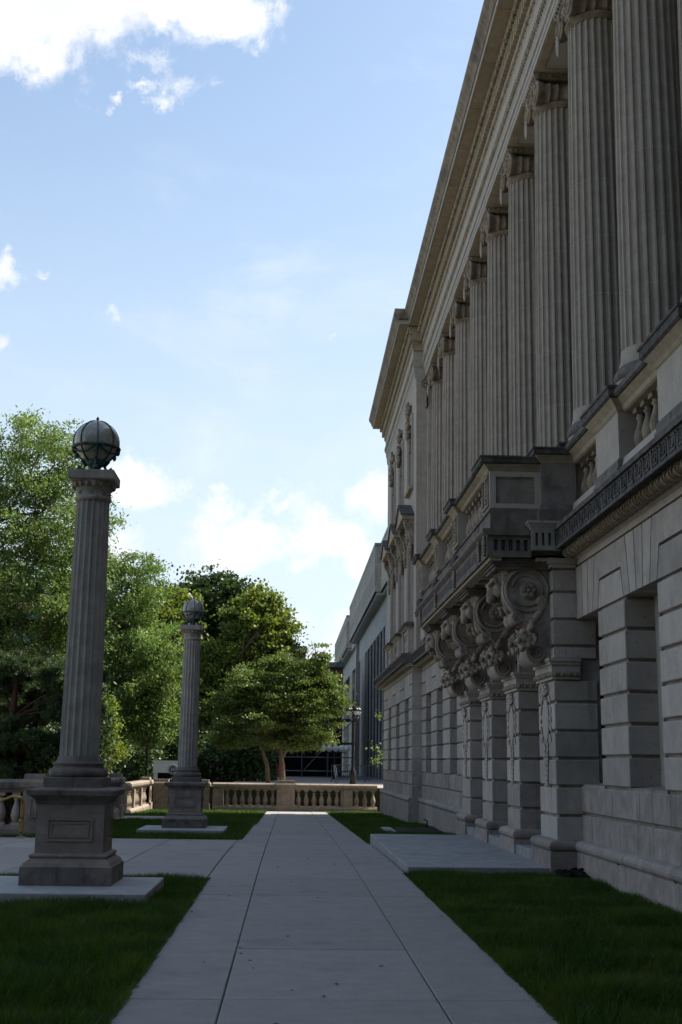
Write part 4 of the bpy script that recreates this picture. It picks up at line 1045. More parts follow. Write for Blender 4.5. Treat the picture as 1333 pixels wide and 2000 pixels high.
tag(obj('plastic_bundle', rme, None, (4.30, 18.95, .02)), 'crumpled black plastic bundle lying on the grass at the wall foot', 'bundle')

# ================================================================== lamp pillars
def lamp_pillar(label, at):
    t = thing('lamp_pillar', label, 'lamp pillar', at, 0, 'fluted stone pillars carrying globe lamps'); X, Y, Z = at
    def B(mb, name, m, par=None, kind=None): return build(mb, name, m, par or t, kind, at=at) 
    B(MB().cbox(-1.19, -1.52, -.4, 1.17, .76, .125, .012), 'foundation_slab', M['granite'])
    B(MB().box(-.605, -.605, .12, .605, .605, .362), 'plinth', M['grime'])
    q = MB(); ringcap(q, -.45, -.45, .45, .45, [(.36, .145), (.37, .135), (.41, .115), (.44, .075), (.465, .045), (.47, .045), (.48, .06), (.50, .065), (.52, .045), (.53, .01)]); B(q, 'base_moulding', M['pedestal'])
    d = B(MB().box(-.45, -.45, .53, .45, .45, 1.18), 'die', M['pedestal'])
    for k in range(4):
        f = MB(); w, z0, z1 = .307, .684, .984
        for (ins, pr, th) in ((0, .022, .028), (.05, .012, .022)):
            a, b0, b1 = w - ins, z0 + ins, z1 - ins
            f.box(-a, -.45 - pr, b0, -a + th, -.449, b1).box(a - th, -.45 - pr, b0, a, -.449, b1).box(-a + th, -.45 - pr, b0, a - th, -.449, b0 + th).box(-a + th, -.45 - pr, b1 - th, a - th, -.449, b1)
        rt = Matrix.Rotation(k * math.pi / 2, 3, 'Z'); f.v = [tuple(rt @ Vector(v)) for v in f.v]
        B(f, 'sunk_panel', M['pedestal'], d)
    q = MB(); ringcap(q, -.45, -.45, .45, .45, [(1.17, .0), (1.175, .02), (1.22, .025), (1.245, .05), (1.28, .09), (1.285, .125), (1.345, .135), (1.36, .125), (1.385, -.02)]); B(q, 'cornice', M['grime'])
    B(MB().cbox(-.40, -.40, 1.375, .40, .40, 1.52, .01), 'column_plinth', M['grime'])
    B(MB().lathe([(.36, 1.52), (.39, 1.53), (.405, 1.575), (.39, 1.625), (.365, 1.637), (.35, 1.645), (.34, 1.665), (.345, 1.68), (.36, 1.695), (.355, 1.715), (.32, 1.725), (.30, 1.745), (.285, 1.80)], 32), 'column_base', M['grime'])
    z0, z1 = 1.80, 5.42
    rf = lambda z: .276 - .038 * ((z - z0) / (z1 - z0)) ** 1.3
    B(fluted(z0, z1, 1, 18, rf, 8), 'shaft', M['pillar'])
    cpm = MB().lathe([(.235, 5.40), (.258, 5.425), (.265, 5.45), (.255, 5.475), (.238, 5.485), (.236, 5.56), (.248, 5.57), (.252, 5.58), (.248, 5.59), (.265, 5.605), (.305, 5.69)], 28)
    c = B(cpm, 'capital', M['pillar'])
    em = MB()
    for i in range(18):
        a = 2 * math.pi * i / 18; em.ell((.287 * math.cos(a), .287 * math.sin(a), 5.64), (.036, .036, .048), 6, 5)
    B(em, 'egg_moulding', M['carved'], c, kind='stuff')
    rs = MB()
    for i in range(8):
        a = 2 * math.pi * (i + .5) / 8 - math.pi / 2 - math.pi / 8; p = (.238 * math.cos(a), .238 * math.sin(a), 5.525)
        rs.ell(p, (.016, .016, .016), 6, 4); rs.v += []
        for j in range(6):
            b = j * math.pi / 3; rs.ell((p[0] - .026 * math.sin(a) * math.cos(b), p[1] + .026 * math.cos(a) * math.cos(b), p[2] + .026 * math.sin(b)), (.013, .013, .013), 5, 4)
    B(rs, 'rosettes', M['pillar'], c, kind='stuff')
    q = MB(); ringcap(q, -.322, -.322, .322, .322, [(5.68, -.05), (5.70, .0), (5.715, .005), (5.82, .005), (5.83, 0)]); B(q, 'abacus', M['pillar'])
    # globe lamp
    zc, r = 6.30, .322
    gl = B(MB().ell((0, 0, zc), (r, r, r), 32, 20), 'globe_lamp', M['globe'])
    for k in range(8):
        a = k * math.pi / 4 + .2; pts = [((r + .006) * math.cos(p) * math.cos(a), (r + .006) * math.cos(p) * math.sin(a), zc + (r + .006) * math.sin(p)) for p in np.linspace(-1.45, 1.5, 16)]
        B(MB().tube(pts, .0105, 6), 'rib', M['bronze'], gl)
    B(MB().torus((0, 0, zc - .085), r + .012, .024, 'z', 36, 8), 'band', M['bronze'], gl)
    for k in range(4):
        sw = MB(); a = k * math.pi / 2 + .2; b = a + math.pi / 2; pts = []
        for u in np.linspace(0, 1, 11):
            zz = -.09 - .10 * math.sin(math.pi * u); rh = math.sqrt(max((r + .018) ** 2 - zz * zz, .01)); an = a + (b - a) * u; pts.append((rh * math.cos(an), rh * math.sin(an), zc + zz))
        sw.tube(pts, .012, 6)
        for (zz, rr2, s) in ((-.13, .315, .035), (-.21, .27, .03)): sw.ell((rr2 * math.cos(a), rr2 * math.sin(a), zc + zz), (s, s, .05), 7, 5)
        B(sw, 'swag', M['bronze'], gl)
    ft = MB().lathe([(.13, 5.83), (.12, 5.86), (.08, 5.88), (.075, 5.91), (.11, 5.95), (.17, 6.02)], 18)
    for k in range(4):
        a = k * math.pi / 2 + .2
        ft.tube([(.27 * math.cos(a), .27 * math.sin(a), 5.85), (.22 * math.cos(a), .22 * math.sin(a), 5.91), (.17 * math.cos(a), .17 * math.sin(a), 5.88), (.13 * math.cos(a), .13 * math.sin(a), 5.95), (.20 * math.cos(a), .20 * math.sin(a), 6.03)], [.03, .04, .03, .03, .02], 7)
    B(ft, 'foot', M['bronze'], gl)
    B(MB().lathe([(.035, 6.605), (.03, 6.63), (.014, 6.64), (.016, 6.65), (.026, 6.662), (.02, 6.675), (.004, 6.70)], 10), 'finial', M['bronze'], gl)
    t.scale = (.935, .935, .935)
    return t
lamp_pillar('nearer of the two tall fluted stone pillars topped by a globe lamp, on a stained pedestal', (-2.72, 16.42, 0.0))
lamp_pillar('farther of the two fluted stone lamp pillars, on the far lawn before the balustrade', (-2.70, 33.7, gz(33.7) + .01))
# ================================================================== balustrades of the terrace
BAL_H = baluster_mesh('baluster', .74, M['balu'], 1.12)
def balustrade(label, p0, p1, piers, z0, z1=None, h=1.30, m='balu', endcaps=(), panels=True):
    """from p0 to p1; piers = list of (distance along, width, cap above the rail?)"""
    p0, p1 = Vector((*p0, 0)), Vector((*p1, 0)); d = p1 - p0; L = d.length; a = math.atan2(d.y, d.x)
    z1 = z0 if z1 is None else z1
    t = thing('balustrade', label, 'balustrade', (p0.x, p0.y, z0), a, 'stone balustrades round the terrace')
    WL[t.name] = (0, 0, 0)
    B = lambda mb, nm, mm, par=None: build(mb, nm, mm, par or t)
    e = list(np.arange(0, L - .8, 1.9)) + [L]
    for x0, x1 in zip(e[:-1], e[1:]):
        B(MB().cbox(x0, -.27, -.5, x1, .27, .17, .012), 'base_stone', M[m]); B(MB().poly([(-.24, .17), (-.20, .24), (.20, .24), (.24, .17)], 'x', x0 + .004, x1 - .004), 'plinth_stone', M[m])
        B(MB().poly([(-.13, h - .30), (-.15, h - .24), (-.22, h - .20), (-.25, h - .14), (-.25, h - .06), (-.20, h - .02), (-.16, h), (.16, h), (.20, h - .02), (.25, h - .06), (.25, h - .14), (.22, h - .20), (.15, h - .24), (.13, h - .30)], 'x', x0 + .003, x1 - .003), 'rail', M['grime' if m == 'pedestal' else m])
    ed = [0.0]
    for (c, w, cap) in piers:
        x0, x1 = c - w / 2, c + w / 2; ed += [x0, x1]
        q = B(MB().box(x0, -.19, .24, x1, .19, h - .30), 'pier', M[m])
        if cap:
            B(MB().box(x0 - .04, -.30, -.5, x1 + .04, .30, .30), 'pier_base', M[m], q); B(MB().box(x0, -.235, .24, x1, .235, h - .24), 'pier_face', M[m], q)
            B(ringcap(MB(), x0, -.235, x1, .235, [(h - .26, 0), (h - .2, .05), (h - .16, .08), (h - .06, .08), (h + .01, .04)]), 'pier_cap', M[m], q)
            B(MB().box(x0 + .0, -.2, h + .0, x1 - .0, .2, h + .13), 'cap_block', M[m], q)
            if panels:
                w2 = w / 2 - .16
                for s in (-1, 1):
                    f = MB(); y0, y1 = sorted((s * .234, s * .262))
                    f.box(c - w2, y0, .42, c - w2 + .04, y1, .90).box(c + w2 - .04, y0, .42, c + w2, y1, .90).box(c - w2 + .04, y0, .42, c + w2 - .04, y1, .46).box(c - w2 + .04, y0, .86, c + w2 - .04, y1, .90)
                    B(f, 'pier_panel', M[m], q)
    ed.append(L)
    for i in range(0, len(ed), 2):
        a_, b_ = ed[i], ed[i + 1]; n = int((b_ - a_) / .36)
        for j in range(n):
            o = bpy.data.objects.new('baluster', BAL_H if m == 'balu' else BAL_P); COL.objects.link(o); o.parent = t; o.location = (a_ + (j + .5) * (b_ - a_) / n, 0, .24); o.scale = (1, 1, (h - .54) / .74)
    return t
BAL_P = baluster_mesh('baluster', .74, M['base'], 1.12)
gf = gz(60)
balustrade('long stone balustrade closing the far end of the path', (-3.55, 60.0), (4.25, 60.0), [(.25, .5, False), (3.45, .85, True), (6.35, .55, False)], gf - .01)
balustrade('short stone balustrade behind the farther lamp pillar', (-6.35, 60.0), (-3.75, 60.0), [(.35, .7, True), (2.2, .8, True)], gf - .01)
balustrade('sunlit stone balustrade along the left side of the far lawn', (-6.6, 50.2), (-6.6, 59.6), [(.3, .5, False), (3.0, .4, False), (5.6, .4, False), (8.6, .7, True)], gz(55))
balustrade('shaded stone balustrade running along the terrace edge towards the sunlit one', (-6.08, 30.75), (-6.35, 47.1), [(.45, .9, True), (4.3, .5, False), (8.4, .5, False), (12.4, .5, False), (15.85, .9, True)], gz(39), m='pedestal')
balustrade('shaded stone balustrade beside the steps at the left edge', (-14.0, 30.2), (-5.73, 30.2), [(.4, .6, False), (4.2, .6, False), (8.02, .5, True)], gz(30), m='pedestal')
# steps and the brass handrail
st = thing('stair_flight', 'flight of stone steps going down to the left beside the shaded balustrade', 'steps', (-7.3, 27, -.3))
for i in range(7): build(MB().box(-7.22 - .34 * (i + 1), 18.4, -1.4, -7.225 - .34 * i, 29.7, -.02 - .155 * (i + 1) + gz(26)), 'step', M['step'], st)
hr = thing('handrail', 'brass handrail with a flat post at the head of the side steps', 'handrail', (-6.05, 29.2, gz(29)))
z = gz(29.2)
build(MB().cbox(-6.09, 29.12, z - .1, -6.015, 29.19, z + .80, .006), 'post', M['brass'], hr)
build(MB().cbox(-6.15, 29.05, z - .05, -5.95, 29.26, z + .03, .01), 'foot_plate', M['steel'], hr)
bl = MB()
for q in (.12, .45, .78): bl.ell((-6.05, 29.115, z + q), (.02, .012, .02), 8, 5)
build(bl, 'bolts', M['iron'], hr)
build(MB().tube([(-6.05, 29.15, z + .80), (-6.09, 29.15, z + .90), (-6.3, 29.15, z + .92), (-6.65, 29.15, z + .78), (-9.2, 29.15, z - .30)], .032, 8), 'rail', M['brass'], hr)

# ================================================================== ground beyond the terrace
MZ = .45
build(MB().box(-60, 61.2, -1.2, 70, 400, MZ - .02), 'plaza', M['soil'], kind='structure')
pz = MB(); random.seed(3)
pzo = build(MB().box(-3.2, 62.0, 0, 12, 150, MZ), 'plaza_path', M['conc'], kind='structure')
build(MB().box(-60, 6, -1.12, -7.2, 61.1, -.95), 'lower_garden', M['paving'], kind='structure')

# ================================================================== the modern concrete building behind the library
mbz = 1.286
MO = thing('concrete_building', 'modern stone and concrete block with a windowless overhanging top storey and tall fins', 'building', (9, 110, MZ))
ZT, ZB = 17.73, 14.05
def over(x, ya, yb):
    o = build(MB().box(x + .03, ya + .03, ZB + .02, 14, yb - .03, ZT - .3), 'overhang', M['joint'], MO)
    n = max(1, int((yb - ya) / 1.25)); rows = 6
    if yb - ya > 6:
        for r_ in range(rows):
            z0 = ZB + (ZT - ZB - .25) * r_ / rows; z1 = ZB + (ZT - ZB - .25) * (r_ + 1) / rows
            if n * rows <= 150 and x < 6.3 and ya < 100:
                y = ya
                while y < yb - .3:
                    w = min(1.6 + random.uniform(-.5, .6), yb - y); build(MB().box(x + random.uniform(-.012, .012), y + .01, z0 + .008, x + .2, y + w - .01, z1 - .008), 'facing_stone', M['panel'], MO); y += w
            else:
                mb = MB(); y = ya
                while y < yb - .3:
                    w = min(1.6 + random.uniform(-.5, .6), yb - y); mb.box(x + random.uniform(-.012, .012), y + .01, z0 + .008, x + .2, y + w - .01, z1 - .008); y += w
                build(mb, 'facing_course', M['panel'], o, kind='stuff')
    for r_ in range(8):
        z0 = ZB + (ZT - ZB - .25) * r_ / 8; build(MB().box(x + .2, ya, z0 + .008, 14, ya + .2, ZB + (ZT - ZB - .25) * (r_ + 1) / 8 - .008), 'end_stone', M['panel'], MO)
    build(MB().box(x - .02, ya - .02, ZT - .25, 14.02, yb + .02, ZT), 'coping', M['slate'], o)
    rb = MB(); y = ya + .1
    while y < yb - .1: rb.box(x + .15, y, ZB - .22, 7.0, y + .22, ZB + .01); y += .62
    build(rb, 'soffit_ribs', M['concB'], o, kind='stuff'); build(MB().box(x, ya, ZB - .02, 7.05, yb, ZB + .015), 'soffit', M['fin'], o)
over(6.53, 76, 90); over(6.10, 90, 129); over(6.12, 136, 172)
build(MB().box(6.7, 129, ZB - .3, 14, 136, ZT - .4), 'wall_recess', M['concB'], MO)
XM = 7.0
build(MB().box(XM + 1.2, 76, MZ - .2, 16, 172, ZB), 'inner_wall', M['glass'], MO)
bnd = list(np.arange(76, 172, 6.0)) + [172]
for a, b in zip(bnd[:-1], bnd[1:]): build(MB().box(XM, a + .01, 11.75, XM + 1.25, b - .01, ZB - .02), 'concrete_band', M['concB'], MO)
def pier_(ya, yb, m='concB', x=XM): build(MB().box(x, ya, MZ - .2, XM + 1.3, yb, 11.76), 'concrete_pier', M[m], MO)
pier_(76, 79.5); pier_(88.6, 91.6); pier_(116, 124, 'panel'); pier_(140, 146, 'panel'); pier_(160, 168, 'panel')
for y in (93.6, 97.0, 100.6, 104.4, 108.4, 112.4): fo = build(MB().box(XM + .06, y, MZ - .2, XM + 1.1, y + .35, 11.76), 'fin', M['fin'], MO); build(MB().box(XM - .04, y - .01, MZ - .2, XM + .07, y + .36, 11.75), 'fin_edge', M['concB'], fo)  # shaded sides and brighter front edge given by two separate colours
for y in (81.5, 84, 86.3): fo = build(MB().box(XM + .06, y, MZ - .2, XM + 1.1, y + .3, 13.2), 'fin', M['fin'], MO); build(MB().box(XM - .04, y - .01, MZ - .2, XM + .07, y + .31, 13.19), 'fin_edge', M['concB'], fo)
for y in (91.6, 93.95, 97.35, 100.95, 104.75, 108.75): 
    w = build(MB().box(XM + .9, y + .02, MZ, XM + .94, y + 3.2, 11.7), 'window', M['glass'], MO)
    build(MB().box(XM + .85, y + .02, 6.0, XM + .96, y + 3.1, 7.2), 'spandrel', M['slate'], w)
build(MB().box(XM - .35, 126.0, MZ, XM + .3, 126.5, ZB - .3), 'downpipe', M['steel'], MO)
rf = MB()
for (y, h) in ((80, .9), (84.5, 1.3), (86, .6)): rf.box(7.2, y, ZT, 7.7, y + .5, ZT + h)
build(rf, 'roof_vents', M['slate'], MO)

# low buildings that close the view
fb = thing('far_building', 'low brown building with a flat roof seen between the small tree and the concrete block', 'building', (0, 108, MZ))
build(MB().box(-11.5, 108, MZ - .1, 4.6, 122, 10.0), 'wall', M['brick'], fb); build(MB().box(-11.6, 107.85, 9.8, 4.7, 122, 10.25), 'roof_edge', M['slate'], fb)
build(MB().box(-11.5, 109.5, 10.25, 1.3, 121, 11.4), 'roof_storey', M['brick'], fb); build(MB().box(-11.6, 109.35, 11.4, 1.4, 121, 11.75), 'roof_edge', M['slate'], fb)
for i in range(6):
    w = build(MB().box(-10 + i * 2.4, 107.9, 4.9, -8.6 + i * 2.4, 108.02, 7.8), 'window', M['glass'], fb); build(MB().box(-10.1 + i * 2.4, 107.85, 4.8, -8.5 + i * 2.4, 107.95, 4.95), 'sill', M['concB'], w)
build(MB().box(-7, 107.7, MZ, 4.4, 108.05, 4.3), 'dark_entrance', M['black'], fb)
for x in (-1.6, .5): build(MB().box(x, 107.4, 3.3, x + .45, 107.69, 3.4), 'ceiling_light', M['opal'], fb)
lb = thing('brick_building', 'brown brick building with blue windows half hidden behind the trees at the left', 'building', (-24, 84, -.5))
build(MB().box(-42, 84, -1, -12.5, 96, 12.4), 'wall', M['brick'], lb); build(MB().box(-42.3, 83.7, 12.4, -12.2, 96, 12.8), 'roof_edge', M['concB'], lb)
for r_ in range(3):
    for i in range(9):
        x = -42.0 + i * 3.3; z = 1.2 + r_ * 3.9
        w = build(MB().box(x, 83.93, z, x + 1.7, 84.02, z + 2.3), 'window', M['bglass'], lb)
        build(MB().box(x - .12, 83.86, z - .16, x + 1.82, 83.99, z).box(x + .8, 83.88, z, x + .9, 83.98, z + 2.3).box(x - .1, 83.86, z + 2.3, x + 1.8, 83.99, z + 2.45), 'frame', M['concB'], w)

# scaffold in the shade under the far building
sc_ = thing('scaffold', 'galvanised scaffold frame standing in the dark under the far building', 'scaffold', (1.6, 103, MZ))
for (x, y) in [(-1.0 + 2.1 * i, yy) for i in range(4) for yy in (102, 104.2)]: build(MB().tube([(x, y, MZ), (x, y, MZ + 6.2)], .045, 6), 'upright', M['steel'], sc_)
for z in (.5, 1.6, 2.7, 4.6, 6.1):
    for y in (102, 104.2): build(MB().tube([(-1.2, y, MZ + z), (5.5, y, MZ + z)], .04, 6), 'ledger', M['steel'], sc_)
build(MB().tube([(1.1, 102, MZ + .4), (3.2, 102, MZ + 2.7)], .035, 6), 'brace', M['steel'], sc_); build(MB().tube([(3.2, 102, MZ + 2.7), (5.3, 102, MZ + 4.6)], .035, 6), 'brace', M['steel'], sc_)
for z in (2.75, 4.65): build(MB().box(-1.1, 101.9, MZ + z, 5.4, 104.3, MZ + z + .05), 'deck', M['wood'], sc_)
rb_ = thing('red_bin', 'red plastic barrel in the shade beside the scaffold', 'barrel', (-.55, 100.5, MZ))
build(MB().lathe([(.28, MZ), (.34, MZ + .15), (.36, MZ + .6), (.33, MZ + 1.0), (.35, MZ + 1.02), (.1, MZ + 1.1)], 14, (-.55, 100.5, 0)), 'barrel_body', M['red'], rb_)
# crowd barriers by the concrete building
def barrier(x, y, label):
    t = thing('crowd_barrier', label, 'barrier', (x, y, MZ), 0, 'crowd barriers by the concrete building')
    b = MB()
    for z in (.15, 1.05): b.tube([(x, y, MZ + z), (x + 2.1, y, MZ + z)], .022, 5)
    for s in (0, 2.1): b.tube([(x + s, y, MZ), (x + s, y, MZ + 1.05)], .022, 5)
    build(b, 'frame', M['slate'], t); c = MB()
    for i in range(1, 16): c.tube([(x + i * .131, y, MZ + .15), (x + i * .131, y, MZ + 1.05)], .009, 4)
    build(c, 'bars', M['slate'], t, kind='stuff')
for x, y, l in [(2.75, 80, 'steel crowd barrier standing just right of the dark spiked lamp post'), (4.95, 80.3, 'steel crowd barrier of the nearer row, closest to the library corner'), (3.4, 86, 'steel crowd barrier of the farther row, left one of the two'), (5.6, 86, 'steel crowd barrier of the farther row, against the foot of the fins')]: barrier(x, y, l)
wr = thing('stair_rail', 'pale steel handrail on the plaza left of the dark lamp post', 'handrail', (2.7, 72, MZ))
for dx in (0, .5): build(MB().tube([(2.75 + dx * .3, 72 + dx * 3, MZ), (2.62 + dx * .3, 72 + dx * 3, MZ + 1.0)], .03, 6), 'post', M['steel'], wr)
build(MB().tube([(2.62, 72, MZ + 1.0), (2.77, 73.5, MZ + 1.0)], .03, 6), 'rail', M['steel'], wr)

# ---- street lamps
def lantern_lamp():
    x, y, z = -7.25, 64.5, -.6
    t = thing('lantern_lamp', 'black post lamp with a tapered glass lantern left of the farther pillar', 'street lamp', (x, y, z))
    B = lambda mb, nm, m, p=None: build(mb, nm, m, p or t)
    B(MB().lathe([(.16, z), (.16, z + .5), (.10, z + .6), (.07, z + .8), (.055, z + 3.6), (.08, z + 3.65), (.06, z + 3.75), (.14, z + 3.85)], 12, (x, y, 0)), 'post', M['iron'])
    l = B(MB().lathe([(.14, z + 3.86), (.24, z + 4.62)], 6, (x, y, 0), smooth=False), 'lantern', M['lglass'])
    f = MB()
    for i in range(6):
        a = i * math.pi / 3; f.tube([(x + .145 * math.cos(a), y + .145 * math.sin(a), z + 3.86), (x + .245 * math.cos(a), y + .245 * math.sin(a), z + 4.62)], .016, 5)
    B(f, 'lantern_bars', M['iron'], l); B(MB().lathe([(.31, z + 4.60), (.31, z + 4.68), (.24, z + 4.75), (.08, z + 5.0), (.02, z + 5.05), (.02, z + 5.2), (.005, z + 5.3)], 8, (x, y, 0), smooth=False), 'roof', M['iron'], l)
lantern_lamp()
def cluster_lamp(name, label, x, y, z, H, kind):
    t = thing(name, label, 'street lamp', (x, y, z))
    B = lambda mb, nm, m, p=None: build(mb, nm, m, p or t)
    B(MB().lathe([(.20, z), (.20, z + .7), (.11, z + .85), (.085, z + 1.2), (.07, z + H), (.10, z + H + .05), (.07, z + H + .15), (.10, z + H + .5), (.03, z + H + .8), (.035, z + H + 1.3), (.004, z + H + 1.6)], 12, (x, y, 0)), 'post', M['iron'])
    n = 4
    for i in range(n):
        a = i * 2 * math.pi / n + .4; r = .32 if kind == 'hood' else .42; c = (x + r * math.cos(a), y + r * math.sin(a)); zl = z + H + (.1 if kind == 'hood' else -.0)
        m_ = B(MB().tube([(x, y, zl - .45), (x + .6 * r * math.cos(a), y + .6 * r * math.sin(a), zl - .55), (c[0], c[1], zl - .25)], .03, 6), 'arm', M['iron'])
        B(MB().ell((c[0], c[1], zl), (.15, .15, .17), 12, 8), 'globe', M['lglass'], m_)
        B(MB().lathe([(.19, zl + .06), (.16, zl + .16), (.04, zl + .24), (.01, zl + .32)], 10, (c[0], c[1], 0)), 'hood', M['iron' if kind != 'plain' else 'opal'], m_)
cluster_lamp('cluster_lamp', 'dark lamp post with white glass lanterns and a spike, right of the small tree', 3.6, 70, MZ, 3.9, 'hood')
cluster_lamp('cluster_lamp', 'lamp post with hooded lanterns rising behind the white notice board', -8.6, 72, -.2, 3.4, 'hood')
gl_ = thing('globe_lamps', 'low dark standard carrying a row of white glass globes in front of the scaffold', 'street lamp', (3.4, 92, MZ))
build(MB().lathe([(.18, MZ), (.1, MZ + .4), (.07, MZ + 2.0), (.05, MZ + 2.6)], 10, (3.4, 92, 0)), 'post', M['iron'], gl_)
build(MB().tube([(2.55, 92, MZ + 1.9), (4.25, 92, MZ + 1.9)], .04, 6), 'cross_arm', M['iron'], gl_)
for i, x in enumerate((2.55, 3.0, 3.45, 3.85, 4.25)): build(MB().ell((x, 92 + .2 * (i % 2), MZ + 2.2), (.25, .25, .25), 14, 9), 'globe', M['opal'], gl_)
# notice board with the round seal
sx0, sy, sz = -6.75, 63.4, -.72
nb = thing('notice_board', 'white framed black notice board with a round dark seal at its top', 'sign', (sx0 + .8, sy, sz))
build(MB().box(sx0, sy, sz, sx0 + .2, sy + .12, sz + 2.25), 'post', M['white'], nb); build(MB().box(sx0 + 1.5, sy, sz, sx0 + 1.7, sy + .12, sz + 2.25), 'post', M['white'], nb)
build(MB().box(sx0 - .03, sy - .02, sz + 1.75, sx0 + 1.73, sy + .14, sz + 2.28).box(sx0 - .08, sy - .05, sz + 2.28, sx0 + 1.78, sy + .17, sz + 2.35), 'head_board', M['white'], nb)
pbn = build(MB().box(sx0 + .2, sy + .02, sz + .4, sx0 + 1.5, sy + .1, sz + 1.76), 'panel', M['black'], nb)
tx = MB(); rd = random.Random(9)
for (z, n, w) in ((1.42, 1, .12), (1.24, 9, .06), (1.10, 5, .06)):
    for i in range(n): tx.box(sx0 + .85 - n * .045 + i * .09, sy + .012, sz + z, sx0 + .85 - n * .045 + i * .09 + w, sy + .021, sz + z + .07)
build(tx, 'lettering', M['white'], pbn)
sl_ = build(MB().lathe([(0, 0), (.265, 0), (.265, .03), (0, .03)], 28, (sx0 + .95, sy - .06, sz + 1.93), ax='y', cap=False), 'seal', M['white'], nb)
build(MB().lathe([(0, 0), (.21, 0), (.21, .01), (0, .01)], 28, (sx0 + .95, sy - .072, sz + 1.93), ax='y', cap=False), 'seal_disc', M['navy'], sl_)
em = MB().torus((sx0 + .95, sy - .075, sz + 1.93), .17, .008, 'y', 24, 5)
em.box(sx0 + .87, sy - .08, sz + 1.85, sx0 + .89, sy - .071, sz + 2.0).box(sx0 + .89, sy - .08, sz + 1.85, sx0 + 1.02, sy - .071, sz + 1.87).box(sx0 + .90, sy - .08, sz + 1.91, sx0 + 1.0, sy - .071, sz + 1.93).box(sx0 + .89, sy - .08, sz + 1.98, sx0 + 1.02, sy - .071, sz + 2.0).box(sx0 + 1.01, sy - .08, sz + 1.87, sx0 + 1.03, sy - .071, sz + 1.98)
build(em, 'seal_emblem', M['white'], sl_)

# ================================================================== trees
def leaves(tips, per, spread, size, r_, aspect=.5, droop=.25, up=.35, flat=.6):
    """leaf blades scattered round the branch tips; each a folded diamond"""
    T = np.repeat(np.asarray(tips), per, 0); n = len(T)
    c = T + r_.normal(0, 1, (n, 3)) * np.array([spread, spread, spread * flat]) * (.4 + .6 * r_.random((n, 1)))
    d = r_.normal(0, 1, (n, 3)); d[:, 2] -= droop; d /= np.linalg.norm(d, axis=1, keepdims=True)
    nn = r_.normal(0, 1, (n, 3)); nn[:, 2] += up * 2; s = np.cross(d, nn); s /= np.linalg.norm(s, axis=1, keepdims=True) + 1e-9
    L = size * (.7 + .6 * r_.random((n, 1))); w = L * aspect
    V = np.stack([c - d * L / 2, c - s * w / 2 + d * L * .05, c + d * L / 2, c + s * w / 2 + d * L * .05], 1).reshape(-1, 3)
    return V, np.arange(4 * n).reshape(-1, 4)
def tree(name, label, base, trunk, blobs, ntips, per, spread, size, leafm, barkm, seed, group='trees round the terrace', aspect=.5, droop=.25, fork=None, limb=.5, twig=.012, hollow=.35, extra=(), flat=.55, rag=.5):
    """trunk: list of (x,y,z,r); blobs: (cx,cy,cz,rx,ry,rz,weight); limbs run from the trunk into the blobs, tips along them carry leaves"""
    r_ = np.random.default_rng(seed); t = thing(name, label, 'tree', base, 0, group)
    mb = MB().tube([p[:3] for p in trunk], [p[3] for p in trunk], 10)
    for e in extra: mb.tube([p[:3] for p in e], [p[3] for p in e], 7)
    tr = np.array([p[:3] for p in trunk]); tips = []; wts = np.array([b[6] for b in blobs]); wts = wts / wts.sum(); limbs = []
    for b in blobs:
        k = max(3, int(3 + 4 * b[6]))
        for i in range(k):
            st = tr[r_.integers(max(1, len(tr) // 2), len(tr))]; v = r_.normal(0, 1, 3); v /= np.linalg.norm(v)
            en = np.array(b[:3]) + v * np.array(b[3:6]) * r_.uniform(.45, .95); mid = st * .45 + en * .55 + np.array([0, 0, .12 * np.linalg.norm(en - st)]) * r_.uniform(-.3, 1)
            q = [st * (1 - u) ** 2 + 2 * u * (1 - u) * mid + en * u * u + r_.normal(0, .07, 3) * (0 < u < 1) for u in np.linspace(0, 1, 7)]
            rr = trunk[-1][3] * limb * r_.uniform(.6, 1.0); mb.tube(q, [max(rr * (1 - .85 * u), twig) for u in np.linspace(0, 1, 7)], 6); limbs.append(np.array(q))
    LP = np.concatenate([l[2:] for l in limbs])
    cnt = r_.multinomial(ntips, wts)
    for b, k in zip(blobs, cnt):
        v = r_.normal(0, 1, (k, 3)); v /= np.linalg.norm(v, axis=1, keepdims=True); rad = hollow + (1 - hollow) * r_.random((k, 1)) ** .6
        nz = np.array([mnoise.noise(Vector(x * 2.6 + seed)) for x in v])[:, None]
        tips.append(np.array(b[:3]) + v * rad * (1 + rag * nz) * np.array(b[3:6]))
    tips = np.concatenate(tips)
    for p in tips[:: 3]:
        j = np.argmin(((LP - p) ** 2).sum(1)); a = LP[j]; m_ = (a + p) / 2 + r_.normal(0, .08, 3); mb.tube([a, m_, p], [twig * 1.6, twig * 1.2, twig * .6], 4)
    build(mb, 'trunk', M[barkm], t)
    V, F = leaves(tips, per, spread, size, r_, aspect, droop, flat=flat)
    w = WL[t.name]; o = obj('crown', mesh_np('crown', V, F, M[leafm]), t, (0, 0, 0)); o['kind'] = 'stuff'
    return t
T_ = tree
